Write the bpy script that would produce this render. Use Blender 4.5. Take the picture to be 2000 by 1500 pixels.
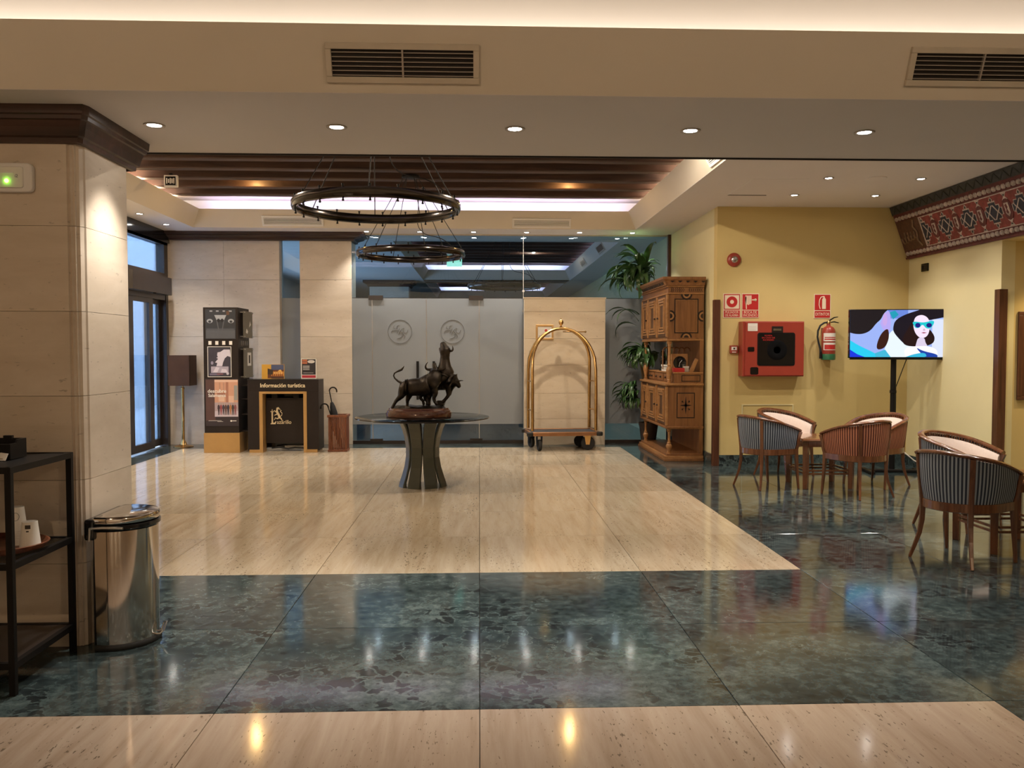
import bpy, bmesh, math, random
from mathutils import Vector, Matrix
random.seed(7)
for o in list(bpy.data.objects): bpy.data.objects.remove(o)
SC = bpy.context.scene
COL = SC.collection
PI = math.pi

# ---------------------------------------------------------------- camera, world, exposure
cam = bpy.data.cameras.new('camera')
cam.sensor_width = 36.0
cam.lens = 36.0 * 1650.0 / 2000.0
cam.clip_start = 0.05
camo = bpy.data.objects.new('camera', cam)
COL.objects.link(camo)
camo.location = (0, 0, 1.5)
camo.rotation_euler = (PI / 2 - 0.03874, 0, -0.03877)
SC.camera = camo
w = bpy.data.worlds.new('World')
SC.world = w
w.use_nodes = True
w.node_tree.nodes['Background'].inputs[0].default_value = (0.50, 0.68, 1.0, 1)
w.node_tree.nodes['Background'].inputs[1].default_value = 3.6
SC.view_settings.view_transform = 'Standard'
SC.view_settings.look = 'None'
SC.view_settings.gamma = 1.0
SC.view_settings.use_curve_mapping = False
SC.view_settings.exposure = 1.38
# light levels (watts): recessed spots, cove strips, warm beam lamps, added fill
P_SPOT = 40.0
P_NEAR = 38.0
P_COVE_COOL = 1.6      # per metre of strip
P_COVE_WARM = 0.95
P_WARM = 4.0
P_HALL_FILL = 30.0
P_LOBBY_FILL = 62.0
P_BLUE_FILL = 11.0
C_SPOT = (1.0, 0.91, 0.80)
C_COOL = (0.74, 0.70, 1.0)
C_WARM = (1.0, 0.86, 0.70)
C_SIDE = (1.0, 0.80, 0.58)

def area_strip(name, a, b, d, power, color, width=0.05):
    """a thin LED strip light from a to b shining along d"""
    a, b, d = Vector(a), Vector(b), Vector(d).normalized()
    L = bpy.data.lights.new(name, 'AREA')
    L.shape = 'RECTANGLE'
    L.size = (b - a).length
    L.size_y = width
    L.energy = power * (b - a).length
    L.color = color
    o = bpy.data.objects.new(name, L)
    COL.objects.link(o)
    x = (b - a).normalized()
    z = -d
    y = z.cross(x)
    o.matrix_world = Matrix.Translation((a + b) / 2) @ Matrix((x, y, z)).transposed().to_4x4()
    return o

# ---------------------------------------------------------------- materials
def new_mat(name):
    m = bpy.data.materials.new(name)
    m.use_nodes = True
    nt = m.node_tree
    return m, nt, nt.nodes['Principled BSDF']

def N(nt, t, **k):
    n = nt.nodes.new(t)
    for a, v in k.items():
        setattr(n, a, v)
    return n

def lk(nt, a, b): nt.links.new(a, b)

def ramp(nt, fac, stops, interp='LINEAR'):
    r = N(nt, 'ShaderNodeValToRGB')
    r.color_ramp.interpolation = interp
    e = r.color_ramp.elements
    while len(e) < len(stops): e.new(0.5)
    for i, (p, c) in enumerate(stops):
        e[i].position = p
        e[i].color = (*c, 1)
    lk(nt, fac, r.inputs[0])
    return r.outputs[0]

def coords(nt, scale=(1, 1, 1), rnd=True, rot=(0, 0, 0)):
    tc = N(nt, 'ShaderNodeTexCoord')
    mp = N(nt, 'ShaderNodeMapping')
    mp.inputs['Scale'].default_value = scale
    mp.inputs['Rotation'].default_value = rot
    lk(nt, tc.outputs['Object'], mp.inputs['Vector'])
    if rnd:
        oi = N(nt, 'ShaderNodeObjectInfo')
        mu = N(nt, 'ShaderNodeMath', operation='MULTIPLY')
        mu.inputs[1].default_value = 37.0
        lk(nt, oi.outputs['Random'], mu.inputs[0])
        lk(nt, mu.outputs[0], mp.inputs['Location'])
    return mp.outputs[0]

def noise(nt, vec, scale, detail=4, rough=0.55, dist=0.0):
    n = N(nt, 'ShaderNodeTexNoise')
    n.inputs['Scale'].default_value = scale
    n.inputs['Detail'].default_value = detail
    n.inputs['Roughness'].default_value = rough
    n.inputs['Distortion'].default_value = dist
    lk(nt, vec, n.inputs['Vector'])
    return n.outputs['Fac']

def mixc(nt, fac, a, b, mode='MIX'):
    m = N(nt, 'ShaderNodeMix', data_type='RGBA', blend_type=mode)
    for s, v in ((0, fac), (6, a), (7, b)):
        if hasattr(v, 'links'): lk(nt, v, m.inputs[s])
        elif s == 0: m.inputs[0].default_value = v
        else: m.inputs[s].default_value = (*v, 1)
    return m.outputs[2]

def bump(nt, b, h, strength, dist=0.01):
    n = N(nt, 'ShaderNodeBump')
    n.inputs['Strength'].default_value = strength
    n.inputs['Distance'].default_value = dist
    lk(nt, h, n.inputs['Height'])
    lk(nt, n.outputs[0], b.inputs['Normal'])

def plain(name, c, rough=0.5, metal=0.0, var=0.08, scale=6.0, bumps=0.0, spec=0.5, coat=0.0):
    m, nt, b = new_mat(name)
    v = coords(nt)
    n = noise(nt, v, scale)
    lo = tuple(x * (1 - var) for x in c)
    hi = tuple(min(1, x * (1 + var)) for x in c)
    lk(nt, ramp(nt, n, [(0.3, lo), (0.7, hi)]), b.inputs['Base Color'])
    b.inputs['Roughness'].default_value = rough
    b.inputs['Metallic'].default_value = metal
    b.inputs['Specular IOR Level'].default_value = spec
    b.inputs['Coat Weight'].default_value = coat
    if bumps: bump(nt, b, noise(nt, v, scale * 12), bumps)
    return m

def emit(name, c, s):
    m, nt, b = new_mat(name)
    b.inputs['Base Color'].default_value = (*c, 1)
    b.inputs['Emission Color'].default_value = (*c, 1)
    b.inputs['Emission Strength'].default_value = s
    return m

def wood(name, c1, c2, axis=0, rough=0.4, scale=1.0, coat=0.0):
    m, nt, b = new_mat(name)
    s = [14 * scale, 14 * scale, 14 * scale]
    s[axis] = 1.2 * scale
    v = coords(nt, tuple(s))
    n = noise(nt, v, 1.6, 6, 0.6, 0.6)
    lk(nt, ramp(nt, n, [(0.28, c1), (0.5, tuple((a + d) / 2 for a, d in zip(c1, c2))), (0.72, c2)]), b.inputs['Base Color'])
    b.inputs['Roughness'].default_value = rough
    b.inputs['Coat Weight'].default_value = coat
    bump(nt, b, n, 0.15, 0.004)
    return m

def travertine_mat(name, base, dark, pale, rough=0.10):
    m, nt, b = new_mat(name)
    v = coords(nt, (11, 0.9, 11))
    n1 = noise(nt, v, 1.5, 8, 0.66, 0.35)
    col = ramp(nt, n1, [(0.28, dark), (0.48, base), (0.72, pale)])
    oi = N(nt, 'ShaderNodeObjectInfo')
    hs = N(nt, 'ShaderNodeMapRange')
    hs.inputs['To Min'].default_value = 0.93
    hs.inputs['To Max'].default_value = 1.07
    lk(nt, oi.outputs['Random'], hs.inputs[0])
    col = mixc(nt, 1.0, col, hs.outputs[0], 'MULTIPLY')
    # little elongated pits that follow the bedding
    p = noise(nt, coords(nt, (30, 9, 30)), 2.6, 3, 0.6)
    q = noise(nt, coords(nt, (3.0, 0.9, 3)), 1.6, 3)
    pm = N(nt, 'ShaderNodeMath', operation='MULTIPLY_ADD'); pm.inputs[1].default_value = 0.35
    lk(nt, q, pm.inputs[0]); lk(nt, p, pm.inputs[2])
    pf = ramp(nt, pm.outputs[0], [(0.825, (0, 0, 0)), (0.86, (0.9, 0.9, 0.9))])
    col = mixc(nt, pf, col, tuple(x * 0.42 for x in dark))
    lk(nt, col, b.inputs['Base Color'])
    b.inputs['Roughness'].default_value = rough
    return m

def marble_mat(name):
    m, nt, b = new_mat(name)
    v = coords(nt, (1, 1, 1))
    n0 = noise(nt, v, 1.3, 3, 0.5, 0.4)
    n1 = noise(nt, v, 16.0, 9, 0.72, 0.25)
    av = N(nt, 'ShaderNodeMath', operation='MULTIPLY_ADD'); av.inputs[1].default_value = 0.6
    m5 = N(nt, 'ShaderNodeMath', operation='MULTIPLY'); m5.inputs[1].default_value = 0.4
    lk(nt, n0, m5.inputs[0]); lk(nt, n1, av.inputs[0]); lk(nt, m5.outputs[0], av.inputs[2])
    col = ramp(nt, av.outputs[0], [(0.36, (0.013, 0.019, 0.021)), (0.47, (0.039, 0.058, 0.062)), (0.55, (0.074, 0.105, 0.108)), (0.66, (0.155, 0.20, 0.20))])
    # angular breccia fragments of differing darkness with pale seams between them
    wv = N(nt, 'ShaderNodeVectorMath', operation='MULTIPLY_ADD')
    nn = N(nt, 'ShaderNodeTexNoise'); nn.inputs['Scale'].default_value = 9.0; nn.inputs['Detail'].default_value = 5
    lk(nt, v, nn.inputs['Vector'])
    lk(nt, nn.outputs['Color'], wv.inputs[0]); wv.inputs[1].default_value = (0.22, 0.22, 0.22); lk(nt, v, wv.inputs[2])
    vo = N(nt, 'ShaderNodeTexVoronoi', feature='F1'); vo.inputs['Scale'].default_value = 12.0
    vd = N(nt, 'ShaderNodeTexVoronoi', feature='DISTANCE_TO_EDGE'); vd.inputs['Scale'].default_value = 12.0
    lk(nt, wv.outputs[0], vo.inputs['Vector']); lk(nt, wv.outputs[0], vd.inputs['Vector'])
    sx = N(nt, 'ShaderNodeSeparateColor'); lk(nt, vo.outputs['Color'], sx.inputs[0])
    frag = ramp(nt, sx.outputs[0], [(0.55, (0, 0, 0)), (0.62, (0.85, 0.85, 0.85))])
    big = noise(nt, v, 1.6, 3)
    bigr = ramp(nt, big, [(0.42, (0, 0, 0)), (0.58, (1, 1, 1))])
    inner = ramp(nt, vd.outputs['Distance'], [(0.05, (0, 0, 0)), (0.13, (1, 1, 1))])
    mm = mixc(nt, 1.0, mixc(nt, 1.0, frag, inner, 'MULTIPLY'), bigr, 'MULTIPLY')
    col = mixc(nt, mm, col, (0.014, 0.016, 0.018))
    seam = ramp(nt, vd.outputs['Distance'], [(0.0, (0.32, 0.32, 0.32)), (0.05, (0, 0, 0))])
    col = mixc(nt, mixc(nt, 1.0, seam, bigr, 'MULTIPLY'), col, (0.14, 0.175, 0.175))
    # thin pale veins
    ve = N(nt, 'ShaderNodeTexVoronoi', feature='DISTANCE_TO_EDGE')
    ve.inputs['Scale'].default_value = 3.2
    w2 = N(nt, 'ShaderNodeVectorMath', operation='MULTIPLY_ADD')
    n2 = N(nt, 'ShaderNodeTexNoise'); n2.inputs['Scale'].default_value = 2.2; n2.inputs['Detail'].default_value = 7
    lk(nt, v, n2.inputs['Vector'])
    lk(nt, n2.outputs['Color'], w2.inputs[0]); w2.inputs[1].default_value = (1.3, 1.3, 1.3); lk(nt, v, w2.inputs[2])
    lk(nt, w2.outputs[0], ve.inputs['Vector'])
    vr = ramp(nt, ve.outputs['Distance'], [(0.0, (1, 1, 1)), (0.016, (0, 0, 0))])
    vm = mixc(nt, 1.0, vr, ramp(nt, noise(nt, v, 2.0, 3), [(0.55, (0, 0, 0)), (0.72, (0.55, 0.55, 0.55))]), 'MULTIPLY')
    col = mixc(nt, vm, col, (0.30, 0.38, 0.36))
    lk(nt, col, b.inputs['Base Color'])
    b.inputs['Roughness'].default_value = 0.09
    b.inputs['Specular IOR Level'].default_value = 0.55
    return m

def stone_mat(name, a, c, rough=0.55):
    m, nt, b = new_mat(name)
    v = coords(nt, (1, 1, 3.0))
    n = noise(nt, v, 2.2, 8, 0.65, 0.4)
    col = ramp(nt, n, [(0.3, a), (0.7, c)])
    s = ramp(nt, noise(nt, coords(nt, (9, 9, 22)), 2.2, 3), [(0.66, (0, 0, 0)), (0.74, (1, 1, 1))])
    col = mixc(nt, s, col, tuple(x * 0.72 for x in a))
    lk(nt, col, b.inputs['Base Color'])
    b.inputs['Roughness'].default_value = rough
    return m

def glass_mat(name, tint, refl=0.10, rough=0.0):
    m, nt, b = new_mat(name)
    nt.nodes.remove(b)
    t = N(nt, 'ShaderNodeBsdfTransparent'); t.inputs[0].default_value = (*tint, 1)
    g = N(nt, 'ShaderNodeBsdfGlossy'); g.inputs['Roughness'].default_value = rough
    f = N(nt, 'ShaderNodeLayerWeight'); f.inputs[0].default_value = 0.25
    a = N(nt, 'ShaderNodeMath', operation='MULTIPLY_ADD')
    a.inputs[1].default_value = 0.75; a.inputs[2].default_value = refl
    a.use_clamp = True
    lk(nt, f.outputs['Fresnel'], a.inputs[0])
    mx = N(nt, 'ShaderNodeMixShader')
    lk(nt, a.outputs[0], mx.inputs[0]); lk(nt, t.outputs[0], mx.inputs[1]); lk(nt, g.outputs[0], mx.inputs[2])
    lk(nt, mx.outputs[0], nt.nodes['Material Output'].inputs[0])
    return m

def frosted_mat(name, c):
    m, nt, b = new_mat(name)
    nt.nodes.remove(b)
    d = N(nt, 'ShaderNodeBsdfDiffuse'); d.inputs[0].default_value = (*c, 1)
    t = N(nt, 'ShaderNodeBsdfTranslucent'); t.inputs[0].default_value = (*c, 1)
    g = N(nt, 'ShaderNodeBsdfGlossy'); g.inputs['Roughness'].default_value = 0.12
    m1 = N(nt, 'ShaderNodeMixShader'); m1.inputs[0].default_value = 0.45
    m2 = N(nt, 'ShaderNodeMixShader'); m2.inputs[0].default_value = 0.07
    lk(nt, d.outputs[0], m1.inputs[1]); lk(nt, t.outputs[0], m1.inputs[2])
    lk(nt, m1.outputs[0], m2.inputs[1]); lk(nt, g.outputs[0], m2.inputs[2])
    lk(nt, m2.outputs[0], nt.nodes['Material Output'].inputs[0])
    return m

def stripes_mat(name, a, c, n=1.0):
    """vertical upholstery stripes: U of the UV map counts stripes"""
    m, nt, b = new_mat(name)
    uv = N(nt, 'ShaderNodeUVMap')
    sp = N(nt, 'ShaderNodeSeparateXYZ'); lk(nt, uv.outputs[0], sp.inputs[0])
    fr = N(nt, 'ShaderNodeMath', operation='FRACT'); lk(nt, sp.outputs[0], fr.inputs[0])
    col = ramp(nt, fr.outputs[0], [(0.0, a), (0.46, a), (0.54, c), (0.94, c), (1.0, a)])
    lk(nt, col, b.inputs['Base Color'])
    b.inputs['Roughness'].default_value = 0.75
    bump(nt, b, noise(nt, coords(nt), 400, 2), 0.2, 0.002)
    return m

M = {}
M['travertine'] = travertine_mat('travertine', (0.57, 0.475, 0.345), (0.46, 0.36, 0.245), (0.66, 0.57, 0.44))
M['travertine_pink'] = travertine_mat('travertine_pink', (0.50, 0.395, 0.31), (0.41, 0.315, 0.235), (0.57, 0.475, 0.385))
M['marble'] = marble_mat('green_marble')
M['grout'] = plain('grout', (0.10, 0.09, 0.075), 0.8)
M['stone'] = stone_mat('cream_stone', (0.58, 0.49, 0.39), (0.70, 0.61, 0.51))
M['stone_pier'] = stone_mat('cream_pier', (0.66, 0.55, 0.41), (0.76, 0.66, 0.52))
M['coffer'] = plain('coffer_plaster', (0.72, 0.65, 0.545), 0.85, var=0.03, scale=1.0)
M['plaster'] = plain('cream_plaster', (0.72, 0.62, 0.46), 0.85, var=0.03, scale=1.0)
M['ceiling'] = plain('ceiling_paint', (0.71, 0.665, 0.645), 0.85, var=0.02, scale=1.0)
M['white'] = plain('white_paint', (0.80, 0.78, 0.76), 0.8, var=0.02, scale=1.0)
M['yellow'] = plain('yellow_paint', (0.66, 0.51, 0.215), 0.8, var=0.04, scale=1.2)
M['yellow_pale'] = plain('pale_yellow_paint', (0.74, 0.66, 0.38), 0.8, var=0.03, scale=1.2)
M['beam'] = wood('beam_wood', (0.026, 0.012, 0.009), (0.095, 0.046, 0.030), 0, 0.5, 0.6)
M['cornice'] = wood('cornice_wood', (0.016, 0.008, 0.007), (0.075, 0.033, 0.024), 0, 0.38, 0.5)
M['board'] = wood('board_wood', (0.28, 0.23, 0.20), (0.52, 0.46, 0.42), 0, 0.6, 0.6)
M['oak'] = wood('carved_oak', (0.155, 0.064, 0.022), (0.315, 0.142, 0.052), 2, 0.38, 0.8)
M['oak_dark'] = wood('oak_groove_shade', (0.045, 0.018, 0.008), (0.12, 0.052, 0.020), 2, 0.45, 0.8)  # darker door oak paints shade into the grooves between mouldings
M['oak_light'] = wood('oak_moulding', (0.28, 0.128, 0.045), (0.45, 0.23, 0.09), 1, 0.36, 0.8)
M['inlay'] = plain('dark_inlay', (0.022, 0.012, 0.009), 0.35)
M['chairwood'] = wood('chair_wood', (0.085, 0.028, 0.012), (0.22, 0.085, 0.036), 2, 0.22, 1.2, 0.3)
M['tablewood'] = wood('table_wood', (0.16, 0.062, 0.026), (0.36, 0.165, 0.075), 0, 0.15, 1.0, 0.5)
M['guard'] = wood('guard_wood', (0.05, 0.018, 0.010), (0.14, 0.052, 0.026), 2, 0.35)
M['black'] = plain('black_metal', (0.007, 0.006, 0.006), 0.5, var=0.15, spec=0.22)
M['matte'] = plain('matte_black', (0.005, 0.005, 0.006), 0.9, spec=0.1)
M['blackgloss'] = plain('black_gloss', (0.007, 0.0065, 0.0075), 0.12, var=0.1)
M['bronzeframe'] = plain('dark_bronze_frame', (0.028, 0.020, 0.017), 0.35, var=0.15)
M['charcoal'] = plain('charcoal_panel', (0.019, 0.013, 0.0115), 0.45, var=0.10, spec=0.3)
M['gold'] = plain('gold_paint', (0.52, 0.31, 0.115), 0.34, 0.35, var=0.06)
M['brass'] = plain('brass', (0.58, 0.36, 0.14), 0.24, 1.0, var=0.15)
M['copper'] = plain('copper_brass', (0.40, 0.20, 0.10), 0.3, 0.8, var=0.15)
M['chrome'] = plain('chrome', (0.62, 0.58, 0.54), 0.10, 1.0, var=0.04)
M['steel'] = plain('brushed_steel', (0.55, 0.54, 0.53), 0.28, 1.0, var=0.06)
M['bronze'] = plain('bronze_patina', (0.036, 0.029, 0.023), 0.24, 0.75, var=0.45, scale=14, bumps=0.3)
M['ring'] = plain('dark_ring_metal', (0.06, 0.053, 0.05), 0.17, 1.0, var=0.2)
M['cable'] = plain('black_cable', (0.012, 0.011, 0.011), 0.6)
M['plinth'] = wood('plinth_wood', (0.035, 0.010, 0.006), (0.10, 0.034, 0.018), 0, 0.14, 1.5, 0.5)
M['tablebase'] = plain('grey_green_lacquer', (0.085, 0.094, 0.078), 0.30, var=0.1)
M['red'] = plain('red_paint', (0.33, 0.045, 0.028), 0.35, var=0.05)
M['signred'] = plain('sign_red', (0.50, 0.025, 0.025), 0.4, var=0.03)
M['signwhite'] = plain('sign_white', (0.80, 0.68, 0.52), 0.4, var=0.03)
M['paper'] = plain('paper_white', (0.80, 0.77, 0.72), 0.6, var=0.03)
M['cream'] = plain('cream_letter', (0.86, 0.72, 0.47), 0.5, var=0.02)
M['green'] = plain('green_band', (0.03, 0.15, 0.07), 0.4)
M['rubber'] = plain('black_rubber', (0.014, 0.014, 0.014), 0.7)
M['carpet'] = plain('grey_carpet', (0.035, 0.036, 0.042), 0.95, scale=80, var=0.3)
M['frost'] = frosted_mat('frosted_film', (0.42, 0.455, 0.49))
M['glass'] = glass_mat('tinted_glass', (0.72, 0.84, 0.93), 0.04)
M['doorglass'] = glass_mat('door_glass', (0.82, 0.90, 0.96), 0.06)
M['clear'] = glass_mat('clear_acrylic', (0.93, 0.95, 0.93), 0.02)
M['tableglass'] = glass_mat('table_glass', (0.80, 0.90, 0.87), 0.02)
M['etch'] = plain('etched_line', (0.15, 0.155, 0.16), 0.6)
M['inner'] = plain('pale_upholstery', (0.80, 0.69, 0.64), 0.8, scale=60, var=0.04)
M['stripe_blue'] = stripes_mat('blue_stripes', (0.018, 0.026, 0.050), (0.31, 0.355, 0.42))
M['stripe_red'] = stripes_mat('red_stripes', (0.10, 0.022, 0.012), (0.50, 0.20, 0.11))
M['shade'] = plain('brown_shade', (0.075, 0.034, 0.018), 0.8, var=0.1)
M['leaf'] = plain('leaf_green', (0.045, 0.105, 0.032), 0.32, var=0.35, scale=9)
M['cane'] = plain('cane_brown', (0.16, 0.11, 0.06), 0.8)
M['terracotta'] = plain('dark_pot', (0.06, 0.04, 0.03), 0.6)
M['lamp'] = emit('downlight_glow', (1.0, 0.95, 0.88), 20.0)
M['warmlamp'] = emit('warm_glow', (1.0, 0.66, 0.24), 40.0)
M['led'] = emit('green_led', (0.25, 1.0, 0.05), 6.0)
M['exitgreen'] = emit('exit_sign_green', (0.35, 0.75, 0.50), 0.55)
M['slatdark'] = plain('grille_dark', (0.018, 0.013, 0.011), 0.7)
M['slat'] = plain('grille_slat', (0.42, 0.37, 0.33), 0.5, 0.2)
M['grilleframe'] = plain('grille_frame', (0.60, 0.53, 0.43), 0.6)
M['redwood'] = wood('umbrella_stand_wood', (0.10, 0.030, 0.014), (0.26, 0.088, 0.040), 2, 0.35, 1.2)
M['fabric_black'] = plain('black_fabric', (0.014, 0.014, 0.018), 0.7)
M['street'] = plain('street_wall', (0.62, 0.66, 0.70), 0.9)
def flat(name, c, rough=0.5):
    m, nt, b = new_mat(name)
    v = coords(nt)
    lk(nt, ramp(nt, noise(nt, v, 20), [(0.2, tuple(x * 0.92 for x in c)), (0.8, c)]), b.inputs['Base Color'])
    b.inputs['Roughness'].default_value = rough
    return m

# ---------------------------------------------------------------- mesh builder
class B:
    def __init__(s): s.v = []; s.f = []; s.m = []; s.uv = {}; s.sm = []
    def add(s, vs, fs, mi=0, smooth=False):
        k = len(s.v)
        s.v += [tuple(p) for p in vs]
        for f in fs:
            s.f.append([i + k for i in f]); s.m.append(mi); s.sm.append(smooth)
        return s
    def box(s, x0, x1, y0, y1, z0, z1, mi=0):
        vs = [(x, y, z) for z in (z0, z1) for y in (y0, y1) for x in (x0, x1)]
        return s.add(vs, [(0, 2, 3, 1), (4, 5, 7, 6), (0, 1, 5, 4), (2, 6, 7, 3), (0, 4, 6, 2), (1, 3, 7, 5)], mi)
    def quad(s, a, b, c, d, mi=0): return s.add([a, b, c, d], [(0, 1, 2, 3)], mi)
    def poly(s, pts, mi=0): return s.add(pts, [tuple(range(len(pts)))], mi)
    def prism(s, pts, d, mi=0, smooth=False):
        """pts: 3-D outline, d: extrusion vector"""
        n = len(pts); d = Vector(d)
        vs = [Vector(p) for p in pts] + [Vector(p) + d for p in pts]
        fs = [tuple(range(n))[::-1], tuple(range(n, 2 * n))]
        s.add(vs, fs, mi)
        k = len(s.v) - 2 * n
        for i in range(n):
            j = (i + 1) % n
            s.f.append([k + i, k + j, k + n + j, k + n + i]); s.m.append(mi); s.sm.append(smooth)
        return s
    def tube(s, pts, r, n=8, closed=False, mi=0, sx=1.0, up=None):
        pts = [Vector(p) for p in pts]
        m = len(pts)
        rs = r if isinstance(r, (list, tuple)) else [r] * m
        vs = []; ref = None
        for i, p in enumerate(pts):
            if closed: t = pts[(i + 1) % m] - pts[i - 1]
            else: t = pts[min(i + 1, m - 1)] - pts[max(i - 1, 0)]
            t.normalize()
            if up is not None: a = Vector(up) - t * t.dot(Vector(up))
            elif ref is None: a = t.orthogonal()
            else: a = ref - t * t.dot(ref)
            if a.length < 1e-6: a = t.orthogonal()
            a.normalize(); ref = a
            c = t.cross(a)
            for k in range(n):
                th = 2 * PI * (k + 0.5) / n
                vs.append(p + a * (math.cos(th) * rs[i]) + c * (math.sin(th) * rs[i] * sx))
        fs = []
        for i in range(m if closed else m - 1):
            j = (i + 1) % m
            for k in range(n):
                q = (k + 1) % n
                fs.append((i * n + k, i * n + q, j * n + q, j * n + k))
        s.add(vs, fs, mi, n > 4)
        if not closed:
            k0 = len(s.v) - m * n
            s.f.append([k0 + k for k in range(n)][::-1]); s.m.append(mi); s.sm.append(False)
            s.f.append([k0 + (m - 1) * n + k for k in range(n)]); s.m.append(mi); s.sm.append(False)
        return s
    def lathe(s, prof, n=20, c=(0, 0, 0), mi=0, a0=0.0, a1=2 * PI, sx=1.0, sy=1.0, smooth=True):
        full = abs(a1 - a0 - 2 * PI) < 1e-6
        cnt = n if full else n + 1
        vs = []
        for r, z in prof:
            for k in range(cnt):
                th = a0 + (a1 - a0) * k / n
                vs.append((c[0] + r * math.cos(th) * sx, c[1] + r * math.sin(th) * sy, c[2] + z))
        fs = []
        for i in range(len(prof) - 1):
            for k in range(n):
                q = (k + 1) % cnt
                fs.append((i * cnt + k, i * cnt + q, (i + 1) * cnt + q, (i + 1) * cnt + k))
        s.add(vs, fs, mi, smooth)
        k0 = len(s.v) - len(vs)
        if full:
            if prof[0][0] > 1e-5: s.f.append([k0 + k for k in range(cnt)][::-1]); s.m.append(mi); s.sm.append(False)
            if prof[-1][0] > 1e-5: s.f.append([k0 + (len(prof) - 1) * cnt + k for k in range(cnt)]); s.m.append(mi); s.sm.append(False)
        return s
    def sphere(s, c, r, n=12, m=8, mi=0, sz=1.0):
        return s.lathe([(max(1e-6, r * math.sin(PI * i / m)), -r * sz * math.cos(PI * i / m)) for i in range(m + 1)], n, c, mi)
    def sweep(s, prof, path, mi=0, closed=False):
        """prof: list of (out, z) ; path: list of (x, y, nx, ny) with the outward direction at each corner"""
        n = len(prof); vs = []
        for x, y, nx, ny in path:
            for o, z in prof: vs.append((x + nx * o, y + ny * o, z))
        fs = []
        for i in range(len(path) - 1):
            for k in range(n):
                q = (k + 1) % n
                fs.append((i * n + k, i * n + q, (i + 1) * n + q, (i + 1) * n + k))
        fs += [tuple(range(n))[::-1], tuple(range((len(path) - 1) * n, len(path) * n))]
        return s.add(vs, fs, mi)
    def mesh(s, name, mats):
        me = bpy.data.meshes.new(name)
        me.from_pydata(s.v, [], s.f)
        for i, p in enumerate(me.polygons):
            p.material_index = s.m[i]; p.use_smooth = s.sm[i]
        if s.uv:
            ul = me.uv_layers.new(name='UVMap')
            for l in me.loops: ul.data[l.index].uv = s.uv.get(l.vertex_index, (0, 0))
        bm = bmesh.new(); bm.from_mesh(me)
        bmesh.ops.recalc_face_normals(bm, faces=bm.faces[:])
        bm.to_mesh(me); bm.free()
        if any(s.sm): me.set_sharp_from_angle(angle=0.75)
        for mt in (mats if isinstance(mats, (list, tuple)) else [mats]):
            me.materials.append(M[mt] if isinstance(mt, str) else mt)
        return me
    def build(s, name, mats, parent=None, loc=(0, 0, 0), rot=None, bevel=0.0):
        o = bpy.data.objects.new(name, s.mesh(name, mats))
        COL.objects.link(o); o.location = loc
        if rot: o.rotation_euler = rot
        if parent: o.parent = parent
        if bevel:
            md = o.modifiers.new('edge', 'BEVEL'); md.width = bevel; md.segments = 2; md.limit_method = 'ANGLE'
        return o

def tag(o, label=None, cat=None, group=None, kind=None):
    if label: o['label'] = label
    if cat: o['category'] = cat
    if group: o['group'] = group
    if kind: o['kind'] = kind
    return o

def thing(name, label, cat, loc=(0, 0, 0), rz=0.0, group=None):
    o = bpy.data.objects.new(name, None)
    o.empty_display_size = 0.1
    COL.objects.link(o); o.location = loc; o.rotation_euler = (0, 0, rz)
    return tag(o, label, cat, group)

def setting(name, loc=(0, 0, 0)):
    o = bpy.data.objects.new(name, None)
    o.empty_display_size = 0.1
    COL.objects.link(o); o.location = loc; o['kind'] = 'structure'
    return o

def inst(src, name, parent, loc=(0, 0, 0), rot=None, scale=None):
    o = bpy.data.objects.new(name, src.data if hasattr(src, 'data') else src)
    COL.objects.link(o); o.parent = parent; o.location = loc
    if rot: o.rotation_euler = rot
    if scale: o.scale = scale
    return o

def copy_tree(o, parent=None):
    c = o.copy(); COL.objects.link(c)
    c.parent = parent
    for ch in list(o.children): copy_tree(ch, c)
    return c

_depsg = None
def text(body, size, mat, parent, loc, rot=(PI / 2, 0, 0), name='lettering', extrude=0.001, align='CENTER', bold=0.0, xs=1.0, shear=0.0):
    cu = bpy.data.curves.new(name, 'FONT')
    cu.body = body; cu.size = size; cu.extrude = extrude; cu.align_x = align; cu.align_y = 'CENTER'
    cu.offset = bold; cu.shear = shear; cu.resolution_u = 3
    t = bpy.data.objects.new(name, cu); COL.objects.link(t)
    dg = bpy.context.evaluated_depsgraph_get()
    me = bpy.data.meshes.new_from_object(t.evaluated_get(dg))
    bpy.data.objects.remove(t)
    me.materials.clear(); me.materials.append(M[mat])
    o = bpy.data.objects.new(name, me); COL.objects.link(o)
    o.parent = parent; o.location = loc; o.rotation_euler = rot; o.scale = (xs, 1, 1)
    return o
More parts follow.
